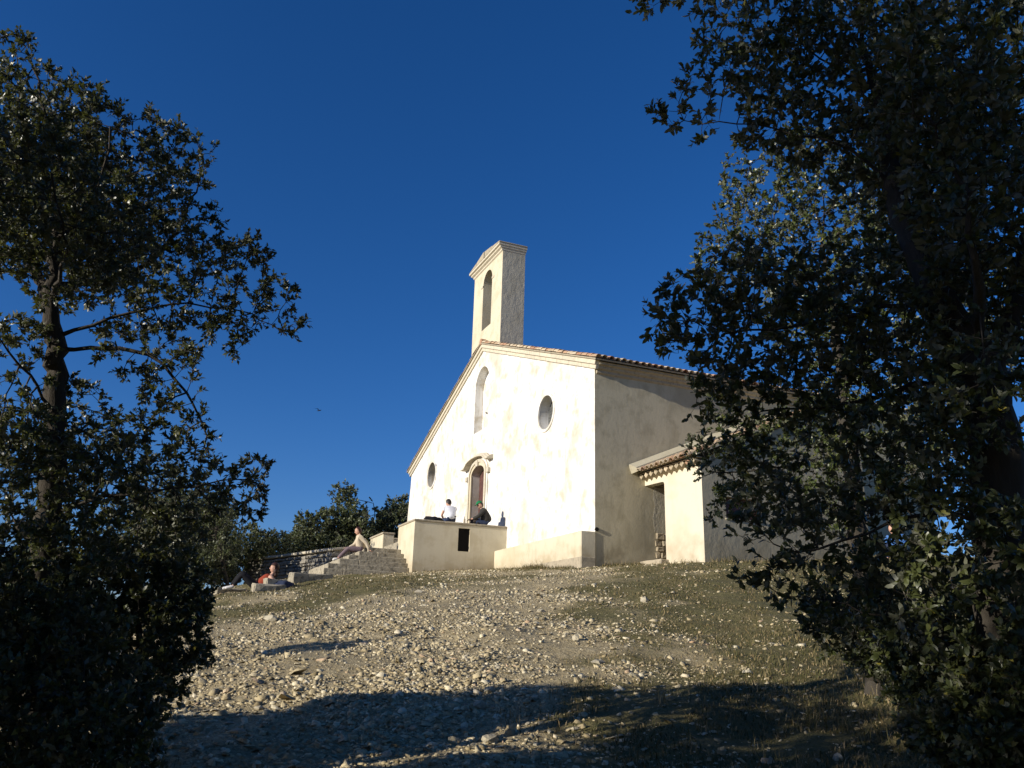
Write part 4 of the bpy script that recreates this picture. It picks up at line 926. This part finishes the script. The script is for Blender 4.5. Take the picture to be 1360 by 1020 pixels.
tree('bush5', 'oak_shrub', 'dark low shrub in the lower right corner, in front of the near oak trunk', 'shrub', 19, .06, 1500, 20000, .038, .03, simple=True)
mid = tree('mid', 'oak_tree', 'small oak with a thin pale trunk beyond the reclining person', 'tree', 18, .16, 1500, 22000, .085, .075, 'leaf_far', simple=True)
# trees behind the terrace wall
def round_spec(rng, h, r):
    b = []
    for i in range(16):
        a = rng.uniform(0, 2*math.pi); q = r*math.sqrt(rng.random())*.75; z = h*rng.uniform(.42, .92)
        b.append([q*math.cos(a), q*math.sin(a), z, r*rng.uniform(.30, .5)])
    return dict(trunk=[[0, 0, 0], [.1, 0, h*.3], [0, .1, h*.6], [.1, 0, h*.85]], limbs=[[[.1, 0, h*.3], [r*.5, r*.2, h*.5]], [[.1, 0, h*.35], [-r*.5, -r*.3, h*.55]]], blobs=b)
_gz = ground_z
protos = []
for i, (h, r) in enumerate(((5.6, 2.2), (4.4, 2.1), (5.4, 1.9))):
    TREES['far%d' % i] = round_spec(np.random.default_rng(40+i), h, r)
    ground_z = lambda x, y: 0.0; hill_ = hill; hill = lambda x, y: np.zeros_like(np.asarray(x, float))-.1
    protos.append(tree('far%d' % i, 'oak_tree', 'x', 'tree', 50+i, .24, 1500, 24000, .13, .12, 'leaf_far', group='oaks behind the terrace wall', simple=True)); ground_z = _gz; hill = hill_
G2 = 'oaks behind the terrace wall'
spots = [(-22.3, -.9, 0, .2, 1.08, 'tallest rounded oak behind the wall, just left of the chapel corner'), (-23.8, 1.3, 1, 1.2, 1.22, 'oak crown meeting the left edge of the chapel front'),
         (-21.0, -2.9, 1, 2.2, 1.0, 'oak behind the wall directly above the person on the steps'), (-21.4, -4.6, 1, .9, .82, 'lower dark oak at the left of the group behind the wall'),
         (-19.6, -6.3, 2, 3.0, .58, 'small loose oak with sky showing through it, above the reclining person'), (-26.0, -2.4, 2, 4.0, .80, 'oak further back showing between the other crowns behind the wall'),
         (-17.4, -7.6, 1, 5.0, .72, 'dark oak at the left end of the dry-stone wall'), (-20.5, -9.0, 0, 5.5, .85, 'dark oak half hidden by the left shrubs'), (-14.5, -10.2, 1, 1.9, .95, 'shaded oak beside the thin pale trunk'), (-12.0, -8.9, 1, 3.3, .42, 'low dark bush at the feet of the reclining person'), (-13.0, -9.6, 1, .3, .5, 'low bush behind the thin pale trunk'), (-10.6, -9.6, 1, 1.3, .36, 'low dark bush in front of the thin pale trunk'), (-16.0, -10.6, 1, 2.6, .6, 'dark bush at the far left beyond the trunk')]
used = set()
for x, y, p, rz, sc, lab in spots:
    loc = (x, y, float(_gz(x, y))-.1)
    if p not in used:
        used.add(p); o = protos[p]; o.location = loc; o.rotation_euler = (0, 0, rz); o.scale = (sc,)*3; o['label'] = lab
    else: copy_tree(protos[p], loc, rz, sc, lab, G2)
# oaks just out of the picture to the left of the viewer: their shade lies over the right-hand oak; the rest is added to darken the foreground
for t, x, y, rz, sc, lab in ((left_oak, 20.0, -17.2, 0, 2.0, 'oak outside the view shading the near oak'),
        (right_oak, 17.05, -14.2, .0, 1.15, 'dense oak outside the view, added to shade the lower right'),  # added unseen to keep sun off the lower right ground
        (right_oak, 18.9, -15.0, .0, 1.3, 'second dense oak outside the view, shading the trunk at the right edge'),
        (shrub, 14.3, -13.9, 0, 1.6, 'shrub added outside the view beside the left oak for its shade'), (shrub, 16.1, -13.9, 2.0, 1.6, 'shrub added outside the view nearer the viewer for its shade'),  # shrubs put in unseen to darken the lower-left bush
        (right_oak, 23.6, -8.6, 2.2, 1.5, 'unseen oak added behind the viewer at the right to block sky'), (right_oak, 24.6, -12.6, 3.6, 1.6, 'unseen oak added directly behind the viewer to block sky'),  # oaks from here on put in unseen to cut sky fill in the foreground
        (right_oak, 22.6, -5.4, 1.2, 1.3, 'oak added outside the view beyond the right edge to block sky'), (right_oak, 25.5, -16.5, 5.0, 1.6, 'unseen oak added behind the viewer at the left to block sky')):
    copy_tree(t, (x, y, float(_gz(x, y))-.1), rz, sc, lab, 'oaks outside the view')

# ------------------------------------------------------------ stones and grass on the slope
rng = np.random.default_rng(77)
def inside(x, y):
    """footprints of the buildings"""
    return ((x < .05) & (x > -18.9) & (y > -.05)) | ((x < .1) & (x > -6.3) & (y > -.5)) | ((x < -6.2) & (x > -12.4) & (y > -3.4)) | ((x < -6.4) & (x > -12.2) & (y > -6.2)) | ((x < 2.8) & (x > 0) & (y > 1.35))
def sample(n, rmin, rmax, pw):
    """points on the slope, denser towards the viewer"""
    a = YAW+math.pi/2+rng.uniform(-.72, .66, n); r = rmin*(rmax/rmin)**(rng.random(n)**pw)
    x = CAM[0]+r*np.cos(a); y = CAM[1]+r*np.sin(a); k_ = ~inside(x, y); return x[k_], y[k_], r[k_]
BX = np.array([(-1,-1,-1),(1,-1,-1),(1,1,-1),(-1,1,-1),(-.75,-.7,1),(.7,-.75,1),(.75,.7,1),(-.7,.75,1)], float)
BF = np.array([(4,5,6,7),(0,1,5,4),(1,2,6,5),(2,3,7,6),(3,0,4,7)])
x, y, r = sample(430000, 4.2, 34, .80)
g = grassy(x, y); pile = noise2(x, y, .9, 2); band_ = smooth(5.5, 0., x)*smooth(-4.5, -1.5, y-.1*x)*.25
keep = rng.random(len(x)) < np.clip((1.02-g)**1.8*(.04+1.0*pile**1.7)+band_*pile**2+.045*(pile+.2), 0, 1)
x, y, r = x[keep], y[keep], r[keep]
# broken slabs bedded along the contour, thickest at the left of the path
x2, y2, r2 = sample(15000, 5.0, 22, .9); g2 = grassy(x2, y2)
k2 = rng.random(len(x2)) < np.clip((1-g2)*(.04+.42*smooth(-7.6, -9.6, y2)*smooth(6.5, 9, x2)+.22*noise2(x2*.5+y2, x2-y2*.3, 1.1, 3)), 0, 1)*smooth(.35, .7, noise2(x2, y2, .55, 0))
n1 = len(x); x = np.r_[x, x2[k2]]; y = np.r_[y, y2[k2]]; r = np.r_[r, r2[k2]]
n = len(x); size = np.clip(rng.lognormal(math.log(.0085), .58, n), .004, .036)*(1+.014*r)
size[n1:] = np.clip(rng.lognormal(math.log(.028), .42, n-n1), .014, .075)
th = rng.uniform(0, 2*np.pi, n); asp = rng.uniform(.55, 1.0, n); th[n1:] = rng.normal(1.25, .45, n-n1); asp[n1:] *= .75; flatn = rng.uniform(.15, .55, n)
flatn[n1:] *= .7
V = BX[None]*(1+rng.normal(0, .30, (n, 8, 3)))
V[..., 0] *= size[:, None]; V[..., 1] *= (size*asp)[:, None]; V[..., 2] *= (size*flatn)[:, None]
tx, ty = rng.normal(0, .28, n), rng.normal(0, .28, n); V[..., 2] += V[..., 0]*tx[:, None]+V[..., 1]*ty[:, None]
c, s = np.cos(th)[:, None], np.sin(th)[:, None]; vx = V[..., 0]*c-V[..., 1]*s; vy = V[..., 0]*s+V[..., 1]*c
V = np.stack([vx+x[:, None], vy+y[:, None], V[..., 2]+(ground_z(x, y)+size*flatn*.35)[:, None]], -1).reshape(-1, 3)
F = (BF[None]+(np.arange(n)*8)[:, None, None]).reshape(-1, 4)
k = N('gravel_limestone', .93, .2); co = k.coord(kind='World'); rr = k.attr('tint')
cc = k.ramp(rr, [(0., (.26, .205, .11)), (.35, (.44, .36, .21)), (.75, (.58, .49, .305)), (.94, (.72, .64, .45)), (1., (.44, .29, .17))])
cc = k.mix(k.ramp(k.noise(co, 16, 5, .7), [(.5, 0.), (.68, .5)]), cc, (.20, .18, .14)); k.col(cc); k.bump(k.noise(co, 60, 4, .7), .01, .8); M['gravel'] = k.m
tag(link('gravel', np_mesh('gravel', V, F, {'tint': np.repeat(rng.random(n), 8)}), M['gravel']), kind='stuff')
# single rocks
def rock_mesh(seed):
    g_ = random.Random(seed); bm = bmesh.new()
    for i in range(17):
        z = 1-2*(i+.5)/17; a = i*2.399+g_.uniform(-.5, .5); q = math.sqrt(1-z*z); l = g_.uniform(.72, 1.08)
        bm.verts.new((q*math.cos(a)*l, q*math.sin(a)*l, z*l))
    h = bmesh.ops.convex_hull(bm, input=list(bm.verts)); bmesh.ops.delete(bm, geom=[v for v in bm.verts if not v.link_faces], context='VERTS')
    me_ = bpy.data.meshes.new('rock'); bm.to_mesh(me_); bm.free(); me_.materials.append(M['rock']); return me_
RM = [rock_mesh(i) for i in range(10)]
def rock(x, y, s, rz, fl, lab, grp, i, tilt=0.):
    o = bpy.data.objects.new('rock', RM[i % 10]); C.objects.link(o)
    o.location = (x, y, float(ground_z(x, y))+s*fl*.25); o.scale = (s, s*.72, s*fl); o.rotation_euler = (tilt, tilt*.6, rz); return tag(o, lab, 'rock', grp)
named = [(8.15, -3.55, .10, 'pale squared rock alone on the turf at the right', .75), (13.35, -8.45, .075, 'dark rounded rock on the lit gravel at the shadow edge', .7), (12.35, -6.75, .12, 'reddish flat slab lying along the shadow edge', .28),
         (6.75, -9.35, .14, 'grey rock where the upper shadow streak ends', .5), (9.9, -8.95, .085, 'dark round stone at the tip of the long shadow streak', .8), (11.1, -6.35, .07, 'white rock standing upright in the middle of the gravel', .9)]
for i, (x_, y_, s_, lab, fl) in enumerate(named): rock(x_, y_, s_, i*1.3, fl, lab, 'limestone rocks on the slope', i)
xs_, ys_, rs_ = sample(5000, 4.5, 24, .95)
gg = grassy(xs_, ys_); kp = rng.random(len(xs_)) < np.clip((1.05-gg)**1.5*(.2+noise2(xs_, ys_, .9, 2)), 0.02, 1); xs_, ys_, gg, rs_ = xs_[kp][:290], ys_[kp][:290], gg[kp][:290], rs_[kp][:290]
for i in range(len(xs_)):
    lit = xs_[i] < 13.4-.12*(ys_[i]+9)
    lab = 'loose limestone rock lying in the turf' if gg[i] > .5 else ('loose pale limestone rock on the sunlit stony slope' if lit else 'loose limestone rock in the shade of the foreground')
    rock(float(xs_[i]), float(ys_[i]), float(np.clip(rng.lognormal(math.log(.031), .42)*(1+.018*rs_[i]), .022, .10)), float(rng.uniform(0, 6.28)), float(rng.uniform(.22, .55)), lab, 'limestone rocks on the slope', i, float(rng.normal(0, .2)))
# turf: short dry blades
def blades(name, x, y, h, bend, mat, wid):
    n = len(x); a = rng.uniform(0, 2*np.pi, n); d = np.stack([np.cos(a), np.sin(a), 0*a], 1); sd_ = np.stack([-np.sin(a), np.cos(a), 0*a], 1)
    p = np.stack([x, y, ground_z(x, y)-.005], 1); hh = h[:, None]; up = np.array([0, 0, 1.])
    lean = (rng.uniform(.15, 1., n)*bend)[:, None]; mid_ = p+up*hh*.55+d*hh*lean*.35; tip = p+up*hh*(1-lean*.25)+d*hh*lean*.95; w_ = (wid*rng.uniform(.7, 1.3, n))[:, None]
    V = np.stack([p-sd_*w_, p+sd_*w_, mid_-sd_*w_*.7, mid_+sd_*w_*.7, tip], 1).reshape(-1, 3)
    f = np.array([(0, 1, 3), (0, 3, 2), (2, 3, 4)]); F = (f[None]+(np.arange(n)*5)[:, None, None]).reshape(-1, 3)
    return tag(link(name, np_mesh(name, V, F, {'tint': np.repeat(rng.random(n), 5)}), mat), kind='stuff')
def grass_mat(name, ramp):
    k = N(name, .8, .2); k.col(k.ramp(k.attr('tint'), ramp)); return k.m
M['turf'] = grass_mat('turf_blades', [(0., (.05, .055, .018)), (.35, (.10, .095, .035)), (.65, (.19, .145, .065)), (1., (.33, .25, .14))])
M['straw'] = grass_mat('straw_blades', [(0., (.05, .055, .018)), (.6, (.13, .115, .05)), (1., (.34, .27, .15))])
x, y, r = sample(230000, 4.2, 30, .8)
g = grassy(x, y); kp = (rng.random(len(x)) < np.clip((g-.22)*1.5, .012, 1)) & (noise2(x, y, .5, 1) > .3); x, y, r = x[kp], y[kp], r[kp]
blades('grass', x, y, rng.lognormal(math.log(.027), .42, len(x))*(1+.012*r), 1.3, M['turf'], .0026*(1+.09*r))
# taller wisps under the oaks at the right and by the shrubs
cx_ = []; cy_ = []; hh_ = []
for i in range(300):
    if rng.random() < .72: a, b = rng.uniform(13.0, 17.4), rng.uniform(-8.5, -2.5)
    else: a, b = rng.uniform(9.5, 15.0), rng.uniform(-12.5, -10.3)
    if grassy(np.array([a]), np.array([b]))[0] < rng.uniform(.0, .5): continue
    q = rng.integers(8, 26); H_ = rng.uniform(.06, .22)
    cx_ += (a+rng.normal(0, .05, q)).tolist(); cy_ += (b+rng.normal(0, .05, q)).tolist(); hh_ += (H_*rng.uniform(.4, 1.1, q)).tolist()
blades('dry_grass_tufts', np.array(cx_), np.array(cy_), np.array(hh_), .9, M['straw'], .0022)
# weeds against the foot of the walls
cx_ = []; cy_ = []; hh_ = []
for (x0, x1, y0, y1, q, h0) in ((-6.2, -.2, -.62, -.52, 900, .07), (-3.3, -1.9, -.75, -.55, 500, .12), (.08, .3, .1, 1.4, 250, .08), (-6.2, -6.12, -3.3, -.5, 350, .06), (1.1, 2.7, 1.38, 1.6, 120, .06), (2.78, 3.0, 1.7, 4.5, 350, .10)):
    cx_ += rng.uniform(x0, x1, q).tolist(); cy_ += rng.uniform(y0, y1, q).tolist(); hh_ += (h0*rng.lognormal(0, .4, q)).tolist()
blades('wall_foot_weeds', np.array(cx_), np.array(cy_), np.array(hh_), .9, M['turf'], .006)
